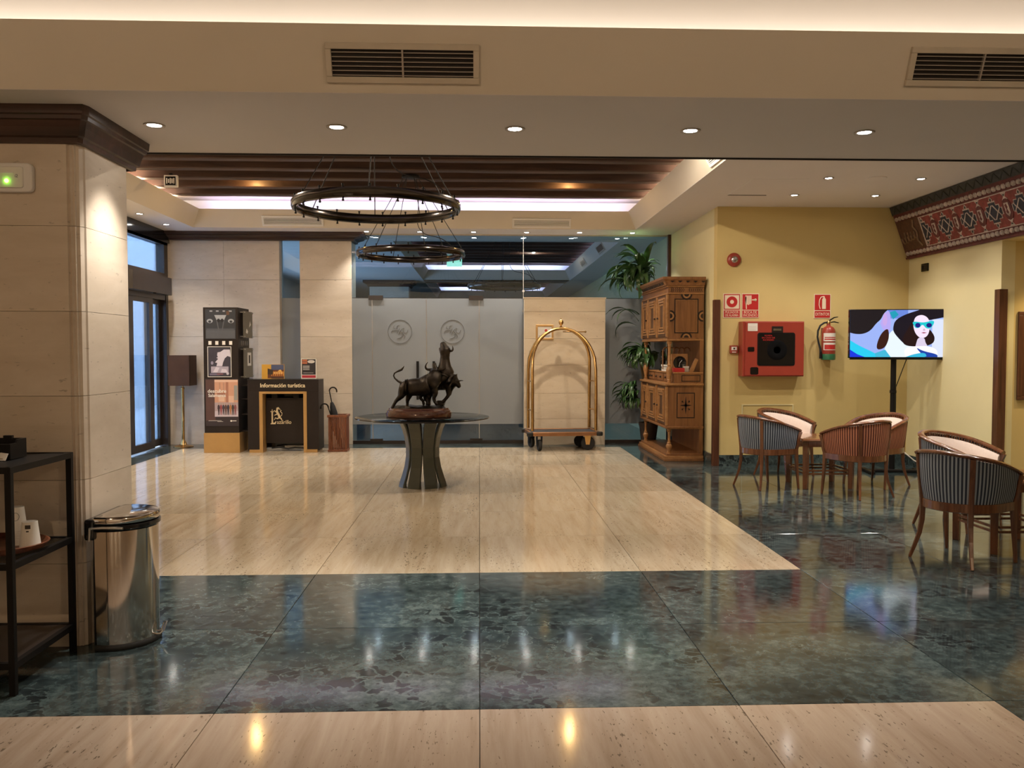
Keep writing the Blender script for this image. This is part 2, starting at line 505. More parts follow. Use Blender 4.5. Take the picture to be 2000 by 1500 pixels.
# ================================================================= SETTING
ZS = 3.38      # lobby soffit
ZN = 2.70      # dropped beam / near soffit
YG = 13.70     # glass partition
floor = setting('floor')
B().box(-5.1, 7.0, -6, 31, -0.12, -0.014).build('subfloor', 'grout', floor)
tile_cache = {}
def tile(x0, x1, y0, y1, mat, name):
    g = 0.0016
    key = (round(x1 - x0, 3), round(y1 - y0, 3), mat)
    if key not in tile_cache:
        w_, d_ = (x1 - x0) / 2 - g, (y1 - y0) / 2 - g
        b = B(); e = 0.0012
        b.add([(-w_, -d_, -.014), (w_, -d_, -.014), (w_, d_, -.014), (-w_, d_, -.014), (-w_, -d_, -e), (w_, -d_, -e), (w_, d_, -e), (-w_, d_, -e),
               (-w_ + e, -d_ + e, 0), (w_ - e, -d_ + e, 0), (w_ - e, d_ - e, 0), (-w_ + e, d_ - e, 0)],
              [(0, 1, 5, 4), (1, 2, 6, 5), (2, 3, 7, 6), (3, 0, 4, 7), (4, 5, 9, 8), (5, 6, 10, 9), (6, 7, 11, 10), (7, 4, 8, 11), (8, 9, 10, 11)])
        tile_cache[key] = b.mesh(name, mat)
    return inst(tile_cache[key], name, floor, ((x0 + x1) / 2, (y0 + y1) / 2, 0))
rows = [3.49, 4.56, 5.68, 6.80, 7.86, 8.93, 10.0, 11.06, 12.12, 13.14]
cols = [-4.95, -4.57, -3.3, -2.2, -1.1, 0.0, 1.1, 2.21, 3.3, 4.4, 5.5, 6.6]
near_rows = [-6, -4.2, -1.86, -0.79, 0.28, 1.35, 2.42, 3.49]
for i in range(len(near_rows) - 1):
    for j in range(len(cols) - 1):
        m = 'travertine_pink' if cols[j + 1] <= 2.3 else 'marble'
        tile(cols[j], cols[j + 1], near_rows[i], near_rows[i + 1], m, 'travertine_tile' if m != 'marble' else 'marble_tile')
for i in range(len(rows) - 1):
    for j in range(len(cols) - 1):
        beige = i >= 2 and -4.6 < cols[j] and cols[j + 1] <= 2.3
        if beige: tile(cols[j], cols[j + 1], rows[i], rows[i + 1], 'travertine', 'travertine_tile')
        else: tile(cols[j], cols[j + 1], rows[i], rows[i + 1], 'marble', 'marble_tile')
for j in range(len(cols) - 1):
    tile(cols[j], cols[j + 1], 13.14, 14.2, 'marble', 'marble_tile')
for j in range(-4, 4):
    for i in range(6): tile(j * 1.1, j * 1.1 + 1.1, 14.2 + i * 2.8, 17.0 + i * 2.8, 'marble', 'marble_tile')

# ---------------- ceilings
ceil = setting('ceiling')
ndown = [0]
def coffer(x0, x1, y0, y1, zs, zc, nb, y_last, sp, light=None, power=0, strips='LRFB', inset=0.14, h=0.255, back=0.10, side=None):
    """coffer with sloping faces, a ledge with LED strips behind, timber beams and pale boards above"""
    o = 0.36
    def face(pts, d): B().prism(pts, d).build('coffer_face', 'coffer', ceil)
    zt = zs + h
    face([(x0, y0 - o, zs), (x0 + inset, y0 - o, zt), (x0 - o, y0 - o, zt), (x0 - o, y0 - o, zs)], (0, y1 - y0 + 2 * o, 0))
    face([(x1, y0 - o, zs), (x1 - inset, y0 - o, zt), (x1 + o, y0 - o, zt), (x1 + o, y0 - o, zs)], (0, y1 - y0 + 2 * o, 0))
    face([(x0 - o, y0, zs), (x0 - o, y0 + inset, zt), (x0 - o, y0 - o, zt), (x0 - o, y0 - o, zs)], (x1 - x0 + 2 * o, 0, 0))
    face([(x0 - o, y1, zs), (x0 - o, y1 - inset, zt), (x0 - o, y1 + o, zt), (x0 - o, y1 + o, zs)], (x1 - x0 + 2 * o, 0, 0))
    t = 0.03
    for a in ((x0 - o - t, x0 - o, y0 - o, y1 + o), (x1 + o, x1 + o + t, y0 - o, y1 + o), (x0 - o, x1 + o, y0 - o - t, y0 - o), (x0 - o, x1 + o, y1 + o, y1 + o + t)):
        B().box(*a, zs, zc + .02).build('coffer_wall', 'white', ceil)
    B().box(x0 - o, x1 + o, y0 - o, y1 + o, zc, zc + .03).build('board_lining', 'board', ceil)
    bw = 0.075
    for k in range(nb):
        yb = y_last - sp * k
        rr = random.Random(k * 3 + int(x0 * 10))
        n = 12; b = B(); vs = []
        for i in range(n + 1):      # slightly wavering hewn timber
            x = x0 - o + 0.002 + (x1 - x0 + 2 * o - 0.004) * i / n
            dz = rr.uniform(-.006, .006); dy = rr.uniform(-.008, .008)
            vs += [(x, yb - bw + dy, zc), (x, yb - bw + dy, zc - .10 + dz), (x, yb - bw + .012 + dy, zc - .112 + dz), (x, yb + bw - .012 + dy, zc - .112 + dz), (x, yb + bw + dy, zc - .10 + dz), (x, yb + bw + dy, zc)]
        fs = []
        for i in range(n):
            for q in range(6):
                fs.append((i * 6 + q, i * 6 + (q + 1) % 6, i * 6 + 6 + (q + 1) % 6, i * 6 + 6 + q))
        fs += [tuple(range(6)), tuple(range(n * 6, n * 6 + 6))]
        b.add(vs, fs).build('ceiling_beam', 'beam', ceil)
    if light:
        sc_ = side or light; sp_ = power * (3.4 if side else 1)
        if 'L' in strips: area_strip('led_strip', (x0 - back, y0 + .1, zt + .03), (x0 - back, y1 - .1, zt + .03), (-.35, 0, 1), sp_, sc_)
        if 'R' in strips: area_strip('led_strip', (x1 + back, y0 + .1, zt + .03), (x1 + back, y1 - .1, zt + .03), (.35, 0, 1), sp_, sc_)
        if 'F' in strips: area_strip('led_strip', (x0 + .1, y0 - back, zt + .03), (x1 - .1, y0 - back, zt + .03), (0, -.35, 1), power, light)
        if 'B' in strips: area_strip('led_strip', (x0 + .1, y1 + back, zt + .03), (x1 - .1, y1 + back, zt + .03), (0, .35, 1), power, light)

LX0, LX1, LY0, LY1 = -4.33, 2.42, 5.62, 13.06
coffer(LX0, LX1, LY0, LY1, ZS, 3.845, 12, 12.36, 0.575, C_COOL, P_COVE_COOL, side=C_SIDE)
o_ = 0.39
for a in ((-5.1, LX0 - o_, 5.2, 13.80), (LX1 + o_, 6.9, 5.2, 11.1), (LX1 + o_, 3.15, 11.1, 13.80), (LX0 - o_, LX1 + o_, LY1 + o_, 13.80), (LX0 - o_, LX1 + o_, 5.0, LY0 - o_)):
    B().box(*a, ZS, ZS + .06).build('soffit', 'ceiling', ceil)
for a in ((LX0 - o_, LX0, LY0 - o_, LY1 + o_), (LX1, LX1 + o_, LY0 - o_, LY1 + o_), (LX0, LX1, LY1, LY1 + o_), (LX0, LX1, LY0 - o_, LY0)):
    B().box(*a, ZS - .004, ZS + .001).build('soffit', 'ceiling', ceil)
# dropped beam between the lobby and the near hall
B().box(-5.1, 6.9, 4.00, 5.23, ZN - .003, ZN - .0005).build('dropped_beam_soffit', 'ceiling', ceil)
B().box(-5.1, 6.9, 5.13, 5.23, ZN + .001, ZS + .5).build('dropped_beam_back', 'plaster', ceil)
B().box(-5.1, 6.9, 5.222, 5.236, ZN - .012, ZN).build('dark_edge_trim', 'slatdark', ceil)  # dark trim along the beam's lower back edge
coffer(-4.2, 4.9, -4.6, 4.00, ZN, 3.46, 8, 2.6, 0.75, C_WARM, P_COVE_WARM, 'LRFB', inset=0.115, h=0.272, back=0.27)
for a in ((-5.1, -4.2, -6, 4.4), (4.9, 6.9, -6, 4.4), (-4.2, 4.9, -6, -4.6)):
    B().box(*a, ZN - .004, ZN + .06).build('soffit', 'ceiling', ceil)
# access hatch outline in the lounge ceiling
B().box(2.99, 3.60, 9.17, 9.18, ZS - .003, ZS).box(2.985, 2.995, 9.17, 10.14, ZS - .003, ZS).build('access_hatch', 'white', ceil)
B().box(2.99, 3.46, 10.13, 10.15, ZS - .004, ZS).build('access_hatch', 'slatdark', ceil)

# ---------------- back room ceilings
coffer(-1.47, 2.40, 14.55, 22.4, ZS, 3.845, 13, 22.0, 0.575, C_COOL, 2.6, 'LRFB')
coffer(-1.47, 2.36, 23.4, 30.0, ZS, 3.845, 11, 29.5, 0.575, C_COOL, 2.6, 'LRFB')
for a in ((-5.1, -1.47 - o_, 13.8, 31), (2.40 + o_, 3.15, 13.8, 31), (-1.47 - o_, 2.79, 13.75, 14.16), (-1.47 - o_, 2.79, 22.4, 23.4), (-1.47 - o_, 2.79, 30, 31)):
    B().box(*a, ZS, ZS + .06).build('soffit', 'white', ceil)
for a in ((-1.86, -1.47, 14.16, 30.4), (2.40, 2.79, 14.16, 30.4), (-1.47, 2.4, 14.16, 14.55)):
    B().box(*a, ZS - .004, ZS + .001).build('soffit', 'white', ceil)

# ---------------- walls
wl = setting('wall_left')
B().box(-5.1, -4.95, -6, 11.93, 0, 3.9).build('wall_panel', 'plaster', wl)
B().box(-5.1, -4.95, 11.93, 13.66, 3.24, 3.9).build('wall_panel', 'plaster', wl)
B().box(-5.1, -4.95, 13.62, 13.80, 0, 3.9).build('wall_panel', 'stone', wl)
wn = setting('wall_near'); B().box(-5.1, 6.9, -6.1, -6, 0, 3.6).build('wall_panel', 'plaster', wn)
wa = setting('wall_front')
B().box(3.10, 5.66, 10.95, 11.1, 0, 3.45).build('wall_panel', 'yellow', wa)
wr = setting('wall_right')
B().box(5.65, 5.80, 8.97, 11.1, 0, 3.45).build('wall_panel', 'yellow_pale', wr)
B().box(5.65, 5.80, 4.0, 8.97, 2.69, 3.45).build('wall_panel', 'yellow', wr)
B().box(5.80, 6.9, 8.97, 9.1, 0, 2.75).build('wall_panel', 'yellow', wr)
B().box(5.80, 6.9, 4.0, 8.97, 2.69, 2.75).build('niche_soffit', 'yellow', wr)
B().box(6.78, 6.9, -6, 8.97, 0, 3.45).build('wall_panel', 'yellow', wr)
ws = setting('wall_side')
B().box(3.10, 3.22, 11.1, 31, 0, 3.45).build('wall_panel', 'yellow_pale', ws)
wb = setting('wall_far')
B().box(-5.1, 3.2, 31, 31.1, 0, 3.9).build('wall_panel', 'stone', wb)
for y0, y1, z0, z1 in ((13.8, 14.3, 0, 3.9), (14.3, 17.3, 0, .5), (14.3, 17.3, 2.4, 3.9), (17.3, 18.6, 0, 3.9), (18.6, 21.6, 0, .5), (18.6, 21.6, 2.4, 3.9), (21.6, 31, 0, 3.9)):
    B().box(-5.1, -5.0, y0, y1, z0, z1).build('wall_panel', 'white', wb)
for i, y0 in enumerate((14.3, 18.6)):  # windows added to throw blue light into the back room
    wi = setting('window_%d' % (i + 3))
    b = B(); b.box(-5.08, -5.02, y0, y0 + .06, .5, 2.4).box(-5.08, -5.02, y0 + 2.94, y0 + 3.0, .5, 2.4).box(-5.08, -5.02, y0 + .06, y0 + 2.94, .5, .56).box(-5.08, -5.02, y0 + .06, y0 + 2.94, 2.34, 2.4).box(-5.08, -5.02, y0 + 1.47, y0 + 1.53, .56, 2.34)
    b.build('frame', 'bronzeframe', wi)
    B().box(-5.055, -5.045, y0 + .06, y0 + 2.94, .56, 2.34).build('dimming_pane', 'frost', wi)  # added pane that cuts the sky light coming in
    area_strip('blue_fill', (-4.98, y0 + .05, 1.45), (-4.98, y0 + 2.95, 1.45), (1, 0, -.1), P_BLUE_FILL, (.55, .75, 1.0), 1.8)  # added blue fill inside the pane, tints the frosted partition

# stone back wall and pilaster, made of slabs with fine joints
bk = setting('wall_back')
zr = [0, .82, 1.73, 2.64, 3.30]
def slabs(parent, xs, zs, y0, y1, mat='stone', name='stone_slab', gap=.0025):
    for i in range(len(xs) - 1):
        for k in range(len(zs) - 1):
            B().box(-(xs[i + 1] - xs[i]) / 2 + gap / 2, (xs[i + 1] - xs[i]) / 2 - gap / 2, 0, y1 - y0, gap / 2, zs[k + 1] - zs[k] - gap / 2).build(name, mat, parent, ((xs[i] + xs[i + 1]) / 2, y0, zs[k]), bevel=.002)
slabs(bk, [-4.95, -4.07, -3.19], zr, 13.70, 13.78)
B().box(-4.95, -3.192, 13.785, 13.95, 0, 3.38).build('wall_core', 'stone', bk)
slabs(bk, [-2.86, -2.04], zr, 13.66, 13.74)
B().box(-2.857, -2.043, 13.745, 14.15, 0, 3.38).build('wall_core', 'stone', bk)
# cornice above
prof = [(0, 3.255), (.045, 3.262), (.045, 3.285), (.085, 3.30), (.15, 3.318), (.15, 3.335), (.22, 3.345), (.22, 3.379), (0, 3.379)]
tr = setting('trim_1')
B().sweep(prof, [(-4.95, 13.66, 0, -1), (-2.04, 13.66, 1, -1), (-2.04, 14.1, 1, 0)]).build('cornice', 'cornice', tr)

# near stone column
col = setting('trim_2')
tag(col, 'cream stone column with chamfered corner beside the entrance', None)
zr2 = [0, .425, .85, 1.275, 1.70, 2.125, 2.53]
cp = [(-2.95, 4.32), (-2.050, 4.32), (-2.046, 4.332), (-2.034, 4.325), (-2.026, 4.334), (-2.016, 4.331), (-2.012, 4.341), (-2.0, 4.346), (-1.992, 4.372), (-1.985, 4.38), (-1.985, 4.88), (-2.95, 4.88)]
for k in range(6):
    B().prism([(x, y, zr2[k] + .001) for x, y in cp], (0, 0, zr2[k + 1] - zr2[k] - .002)).build('stone_block', 'stone', col)
B().prism([(x, y, 2.529) for x, y in cp], (0, 0, .17)).build('column_core', 'stone', col)
prof2 = [(0, 2.527), (.022, 2.532), (.026, 2.553), (.042, 2.56), (.055, 2.60), (.068, 2.628), (.082, 2.632), (.084, 2.65), (.095, 2.655), (.10, 2.698), (0, 2.698)]
B().sweep(prof2, [(-2.95, 4.32, 0, -1), (-2.0, 4.32, .8, -1), (-1.985, 4.34, .8, -.8), (-1.985, 4.96, .8, .6), (-2.95, 4.96, 0, .6)]).build('cornice', 'cornice', col)

# baseboards and corner guards
bb = setting('baseboard_front'); B().box(3.098, 5.65, 10.925, 10.95, 0, .138).build('skirting', 'marble', bb)
bb = setting('baseboard_side'); B().box(3.075, 3.10, 10.925, 13.69, 0, .138).build('skirting', 'marble', bb)
bb = setting('baseboard_right'); B().box(5.625, 5.65, 8.96, 10.93, 0, .138).build('skirting', 'marble', bb)
t3 = setting('trim_3'); B().prism([(3.055, 10.905, 0), (3.135, 10.905, 0), (3.135, 10.93, 0), (3.08, 10.93, 0), (3.08, 10.985, 0), (3.055, 10.985, 0)], (0, 0, 2.17)).build('corner_guard', 'guard', t3)
t4 = setting('trim_4'); B().prism([(5.61, 8.93, 0), (5.70, 8.93, 0), (5.70, 8.955, 0), (5.635, 8.955, 0), (5.635, 9.02, 0), (5.61, 9.02, 0)], (0, 0, 2.17)).build('corner_guard', 'guard', t4)
t5 = setting('trim_5')
fr = B()
fr.box(3.44, 4.13, 10.94, 10.951, .79, .805).box(3.44, 3.455, 10.94, 10.951, .14, .79).box(4.115, 4.13, 10.94, 10.951, .14, .79)
fr.build('access_panel_frame', 'yellow_pale', t5)
t6 = setting('trim_6'); B().box(3.052, 3.098, 13.60, 13.68, 0, ZS).build('end_post', 'guard', t6)

# ---------------- pier in front of the glass
pr = setting('wall_pier')
slabs(pr, [.714, 2.01], [0, .42, .83, 1.28, 1.70, 2.13, 2.335], 13.42, 13.60, 'stone_pier')
B().box(.718, 2.006, 13.44, 13.59, 0, 2.34).build('wall_core', 'stone_pier', pr)
B().box(.704, 2.02, 13.41, 13.61, 2.335, 2.355).build('coping', 'stone_pier', pr)

# ---------------- glass partition
win = setting('window_2')
def pane(parent, x0, x1, z0, z1, y=YG, mat='glass', name='pane', t=.012):
    return B().box(x0, x1, y, y + t, z0, z1).build(name, mat, parent)
ZF0, ZF1 = .32, 2.35
pane(win, -2.04, .712, ZF1 + .01, ZS); pane(win, .718, 3.05, ZF1 + .01, ZS)
for x0, x1 in ((-2.04, -1.722), (.003, .712), (.718, 3.05)):
    pane(win, x0, x1, .06, ZF1 + .004)
    B().box(x0, x1, YG - .004, YG - .001, ZF0, ZF1).build('frosted_film', 'frost', win)
pane(win, -3.2, -2.86, .06, ZS, 13.86)
B().box(-3.2, -2.86, 13.85, 13.857, .0, 2.36).build('frosted_film', 'frost', win)
B().box(-2.04, 3.05, YG - .012, YG + .024, 0, .055).build('floor_channel', 'bronzeframe', win)
B().box(-2.04, 3.05, YG - .01, YG + .022, ZS - .02, ZS).build('head_channel', 'grilleframe', win)
for x in (.715,): B().box(x - .004, x + .004, YG - .004, YG + .016, ZF1, ZS).build('joint', 'steel', win)
B().box(-2.04, 3.05, YG - .002, YG + .014, ZF1 + .003, ZF1 + .011).build('joint', 'bronzeframe', win)
for x, z in ((.714, 2.15), (.714, 2.47)):
    B().lathe([(.02, 0), (.02, .02)], 10).build('glass_clamp', 'steel', win, (x, YG - .02, z), (PI / 2, 0, 0))

dr = setting('door_2')
def emblem(parent, cx, cz, y):
    R_ = .19
    b = B(); b.tube([(R_ * math.cos(a), 0, R_ * math.sin(a)) for a in [2 * PI * i / 48 for i in range(48)]], .0042, 5, True)
    b.build('emblem_ring', 'etch', parent, (cx, y, cz))
    def cv(pts, r=.005):
        P_ = [Vector((p[0], 0, p[1])) for p in pts]; out = []
        for i in range(len(P_) - 1):
            p0, p1, p2, p3 = P_[max(i - 1, 0)], P_[i], P_[i + 1], P_[min(i + 2, len(P_) - 1)]
            for k in range(6):
                t = k / 6
                out.append(.5 * ((2 * p1) + (p2 - p0) * t + (2 * p0 - 5 * p1 + 4 * p2 - p3) * t * t + (3 * p1 - p0 - 3 * p2 + p3) * t ** 3))
        out.append(P_[-1]); n = len(out)
        return out, [r * (.35 + .9 * math.sin(PI * i / (n - 1))) for i in range(n)]
    strokes = [[(.0, .105), (-.04, .09), (-.05, .05), (-.075, .045), (-.10, .07), (-.085, .10)], [(-.05, .05), (-.035, .03), (-.08, .025), (-.125, .01), (-.135, -.03)],
               [(-.005, .055), (-.02, .02), (-.045, -.03)], [(.045, .05), (.01, .015), (-.02, -.06)], [(.045, .05), (.07, .055), (.06, .02), (.075, -.015), (.11, -.012), (.13, .03)],
               [(.0, .01), (.03, .0), (.06, -.04), (.03, -.04)], [(.03, -.045), (.03, -.08), (-.01, -.105), (-.05, -.115)], [(.03, -.045), (.07, -.05), (.08, -.085), (.06, -.11)]]
    b = B()
    for s_ in strokes:
        p, r = cv(s_); b.tube(p, r, 5, up=(0, 1, 0))
    b.build('monogram', 'etch', parent, (cx, y, cz))
for x0, x1, ex, hx in ((-1.716, -.853, -1.277, -.99), (-.847, -.003, -.43, -.73)):
    lf = pane(dr, x0, x1, .02, ZF1, name='door_leaf')
    B().box(x0, x1, YG - .004, YG - .001, ZF0, ZF1).build('frosted_film', 'frost', lf)
    emblem(lf, ex, 1.818, YG - .007)
    B().box(hx - .02, hx + .02, YG - .075, YG - .045, .72, 1.34).box(hx - .012, hx + .012, YG - .05, YG, .80, .824).box(hx - .012, hx + .012, YG - .05, YG, 1.24, 1.264).build('pull_handle', 'black', lf)
for x in (-1.66, -.05):
    B().box(x - .115, x + .115, YG - .03, YG + .03, 2.325, 2.395).build('patch_fitting', 'bronzeframe', dr)
    B().box(x - .10, x + .10, YG - .028, YG + .028, .04, .085).build('patch_fitting', 'bronzeframe', dr)
for x in (-1.719, -.85, .0):
    B().box(x - .005, x + .005, YG - .006, YG + .015, .05, ZF1).build('joint', 'steel', dr)

# ---------------- entrance sliding door and transom
d1 = setting('door_1')
fr = B()
fr.box(-5.08, -4.93, 11.93, 12.05, 0, 3.24).box(-5.08, -4.93, 13.56, 13.65, 0, 3.24).box(-5.08, -4.94, 12.05, 13.56, 2.30, 2.40)
fr.build('frame', 'bronzeframe', d1)
def leaf(y0, y1, x, g0, g1):
    b = B()
    b.box(x - .045, x, y0, g0, .02, 2.33).box(x - .045, x, g1, y1, .02, 2.33).box(x - .045, x, g0, g1, .02, .13).box(x - .045, x, g0, g1, 2.23, 2.33)
    lf = b.build('door_leaf', 'bronzeframe', d1)
    B().box(x - .026, x - .018, g0, g1, .13, 2.23).build('glass', 'doorglass', lf)
leaf(12.20, 13.08, -4.955, 12.34, 12.93)
leaf(13.00, 13.60, -5.015, 13.13, 13.46)
B().box(-4.95, -4.79, 11.93, 13.42, 2.37, 2.635).build('operator_box', 'bronzeframe', d1)
B().lathe([(.025, 0), (.02, .012)], 12).build('sensor', 'black', d1, (-4.80, 12.75, 2.37), (0, PI, 0))
w1 = setting('window_1')
fr = B()
fr.box(-5.06, -4.93, 12.05, 13.56, 2.63, 2.72).box(-5.06, -4.93, 12.05, 13.56, 3.17, 3.24).box(-5.06, -4.93, 13.50, 13.57, 2.72, 3.17)
fr.build('frame', 'bronzeframe', w1)
B().box(-5.0, -4.99, 12.05, 13.5, 2.72, 3.17).build('pane', 'doorglass', w1)
B().box(-4.95, -4.90, 11.0, 13.66, 3.20, 3.379).build('fascia', 'blackgloss', w1)
B().box(-4.95, -4.93, 12.0, 13.66, 3.165, 3.20).build('fascia_bead', 'bronzeframe', w1)

# street side of the entrance
st = setting('wall_street')
B().box(-9.0, -8.9, 6, 40, 0, 6).build('wall_panel', 'street', st)
gs = setting('floor_street'); B().box(-9.0, -5.1, 6, 40, -.1, -.02).build('pavement', 'street', gs)

# pier and cornice in the back room
p2 = setting('trim_7')
B().box(-2.9, -1.87, 22.6, 23.3, 0, ZS).build('pier', 'stone', p2)
B().sweep([(0, 3.21), (.05, 3.22), (.08, 3.28), (.16, 3.31), (.16, 3.379), (0, 3.379)], [(-2.9, 23.3, -1, 0), (-2.9, 22.6, -1, -1), (-1.87, 22.6, 1, -1), (-1.87, 23.3, 1, 0)]).build('cornice', 'cornice', p2)

# ---------------- recessed spots
def downlight(x, y, z, label, group, power, r=.036, ang=105, color=C_SPOT, real=True):
    if z == ZS or z == ZN: z -= .0042
    t = thing('downlight', label, 'ceiling light', (x, y, z), 0, group)
    if 'dl' not in tile_cache:
        tile_cache['dl'] = (B().lathe([(r + .020, 0), (r + .018, -.005), (r + .012, -.006), (r, -.001)], 20).mesh('ring', 'slat'), B().lathe([(1e-5, -.0035), (r * .6, -.004), (r, -.002)], 20).mesh('lens', 'lamp'))
    inst(tile_cache['dl'][0], 'ring', t); inst(tile_cache['dl'][1], 'lens', t)
    if real:
        L = bpy.data.lights.new('spot', 'SPOT'); L.energy = power; L.color = color
        L.spot_size = math.radians(ang); L.spot_blend = .75; L.shadow_soft_size = .035
        lo = bpy.data.objects.new('spot', L); COL.objects.link(lo); lo.parent = t; lo.location = (0, 0, -.03)
    return t
def dl(*a, **k): return downlight(*a, **k)
g = 'recessed spots in the dropped beam'
names = ['nearest the stone column, at the left end', 'second from the left, below the left air grille', 'in the middle', 'second from the right', 'at the right end']
for x, nme in zip((-1.716, -.758, .194, 1.146, 2.106), names):
    dl(x, 4.59, ZN, 'lit round spot in the dropped beam, ' + nme, g, P_NEAR, ang=82)
g = 'recessed spots along the glass wall'
ords = ['above the dark cornice end', 'first right of the cornice', 'left of the door centre', 'above the right-hand glass door', 'above the luggage cart', 'nearest the lounge side']
for i, x in enumerate((-1.763, -.925, -.087, .752, 1.59, 2.431)):
    dl(x, 13.40, ZS, 'small lit spot in the far soffit, ' + ords[i], g, P_SPOT * .8)
g = 'recessed spots over the entrance'
for y, nme in ((12.78, 'nearest the back wall'), (11.80, 'second from the back wall'), (10.8, 'third, hidden past the column'), (9.8, 'fourth, hidden past the column')):
    dl(-4.63, y, ZS, 'lit spot in the ceiling strip over the entrance door, ' + nme, g, P_SPOT * .8)
g = 'recessed spots over the lounge'
lab = {(3.79, 10.1): 'left one of the back pair', (4.78, 10.1): 'right one of the back pair', (3.79, 9.1): 'left of the ceiling speaker', (4.81, 9.1): 'right of the ceiling speaker', (4.81, 8.09): 'close behind the dropped beam'}
for x in (3.79, 4.80):
    for y in (10.1, 9.1, 8.09, 7.08, 6.07):
        xx = 4.78 if (x > 4 and y == 10.1) else (4.81 if x > 4 else x)
        nme = lab.get((xx, y), '%s row, %s behind the beam' % ('left' if x < 4 else 'right', {8.09: 'third', 7.08: 'fourth', 6.07: 'fifth'}.get(y, '')))
        dl(xx, y, ZS, 'lit spot in the lounge ceiling, ' + nme, g, P_SPOT * .62)
g = 'recessed spots of the back room'
for i, x in enumerate((-1.70, -.9, -.08, .73, 1.53, 2.3)):
    dl(x, 14.08, ZS, 'small spot seen through the glass behind the one ' + ords[i], g, P_SPOT * .35)
g = 'added fill spots behind the viewer'  # unseen spots added to light the near hall
for x, nme in ((-2.2, 'left'), (0, 'middle'), (2.2, 'right')):
    dl(x, -5.2, ZN, 'added fill spot near the wall behind the viewer, ' + nme + ' one', g, P_NEAR * 2)
# niche light on the far right
dl(6.25, 8.45, 2.69, 'recessed spot in the niche right of the frieze', 'niche spots', 30, color=(1, .74, .38))
# warm lamps between the beams: first pair real, the unseen rest added to brighten
for i, (x, y, z) in enumerate(((-3.06, 11.52, 3.83), (1.245, 11.52, 3.83), (-2.2, -.8, 3.40), (2.6, -.8, 3.40), (-3.06, 8.06, 3.83), (1.245, 8.06, 3.83))):
    t = thing('beam_lamp', ('warm lamp between the beams left of the chandeliers', 'warm lamp between the beams right of the chandeliers', 'added unseen lamp between the beams behind the viewer, left', 'added unseen lamp between the beams behind the viewer, right', 'added unseen lamp above the nearer chandelier, left, hidden by the dropped beam', 'added unseen lamp above the nearer chandelier, right, hidden by the dropped beam')[i], 'ceiling light', (x, y, z), 0, 'warm lamps between the beams')
    B().lathe([(.03, .045), (.055, .02), (.06, -.03), (.052, -.03), (.045, .015)], 16).build('lamp_housing', 'black', t)
    B().lathe([(1e-5, -.03), (.04, -.026), (.05, -.02)], 16).build('bulb', 'warmlamp', t)
    L = bpy.data.lights.new('bulb_light', 'POINT'); L.energy = (P_WARM, P_HALL_FILL, P_LOBBY_FILL)[i // 2]; L.color = ((1, .62, .22), (1, .72, .44), (1, .86, .68))[i // 2]; L.shadow_soft_size = .03
    lo = bpy.data.objects.new('bulb_light', L); COL.objects.link(lo); lo.parent = t; lo.location = (0, 0, -.065)
    if i < 2:  # extra spot under the real pair, added to brighten the lobby floor
        L = bpy.data.lights.new('floor_fill', 'SPOT'); L.energy = P_LOBBY_FILL; L.color = (1, .86, .68); L.spot_size = math.radians(125); L.spot_blend = .9; L.shadow_soft_size = .04
        lo = bpy.data.objects.new('floor_fill', L); COL.objects.link(lo); lo.parent = t; lo.location = (0, 0, -.06)
# ceiling speaker and smoke detector
t = thing('ceiling_speaker', 'round flush speaker grille in the lounge ceiling between two spots', 'speaker', (4.31, 9.10, ZS))
B().lathe([(.115, 0), (.11, -.008), (.10, -.009)], 24).build('rim', 'ceiling', t)
B().lathe([(1e-5, -.008), (.10, -.0085)], 24).build('grille', 'grilleframe', t)

# ---------------- air grilles
def grille(name_, label, w_, h_, nsl, loc, rot, group, fr=.035, div=True, th=.002, fm='grilleframe', gm='slat'):
    t = thing(name_, label, 'vent', loc, 0, group); t.rotation_euler = rot
    b = B(); f = fr
    for (a0, a1, c0, c1) in ((-w_ / 2, w_ / 2, h_ / 2 - f, h_ / 2), (-w_ / 2, w_ / 2, -h_ / 2, -h_ / 2 + f), (-w_ / 2, -w_ / 2 + f, -h_ / 2 + f, h_ / 2 - f), (w_ / 2 - f, w_ / 2, -h_ / 2 + f, h_ / 2 - f)):
        b.box(a0, a1, -.018, .004, c0, c1)
    b.build('frame', fm, t, bevel=.003)
    B().box(-w_ / 2 + f, w_ / 2 - f, -.002, .003, -h_ / 2 + f, h_ / 2 - f).build('duct', 'slatdark', t)
    hi = h_ - 2 * f
    sm = B().prism([(-w_ / 2 + f, -.016, -.002), (-w_ / 2 + f, -.003, .000), (-w_ / 2 + f, -.003, th), (-w_ / 2 + f, -.016, th - .0008)], (w_ - 2 * f, 0, 0)).mesh('slat', gm)
    for k in range(nsl):
        inst(sm, 'slat', t, (0, 0, -hi / 2 + hi * (k + .5) / nsl - .003))
    if div: B().box(-.004, .004, -.017, -.002, -hi / 2, hi / 2).build('divider', 'slat', t)
    return t
tn = math.atan2(.115, .272)
ym = lambda z: 4.00 - .115 * (z - ZN) / .272
grille('air_grille', 'cream air grille with dark slats in the front beam, left of centre', .70, .172, 6, (-.348, ym(2.82) - .002, 2.82), (tn, 0, 0), 'air grilles in the dropped beam', .027)
grille('air_grille', 'cream air grille with dark slats at the right end of the front beam', .70, .172, 6, (2.36, ym(2.835) - .002, 2.835), (tn, 0, 0), 'air grilles in the dropped beam', .027)
tn2 = math.atan2(.14, .255)
yb = lambda z: LY1 - .14 * (z - ZS) / .255
grille('air_grille', 'white slotted air grille in the far coffer face, left of the chandelier', .92, .165, 5, (-2.82, yb(3.475) - .002, 3.475), (tn2, 0, 0), 'air grilles in the far coffer face', .03, False, .009, 'white', 'white')
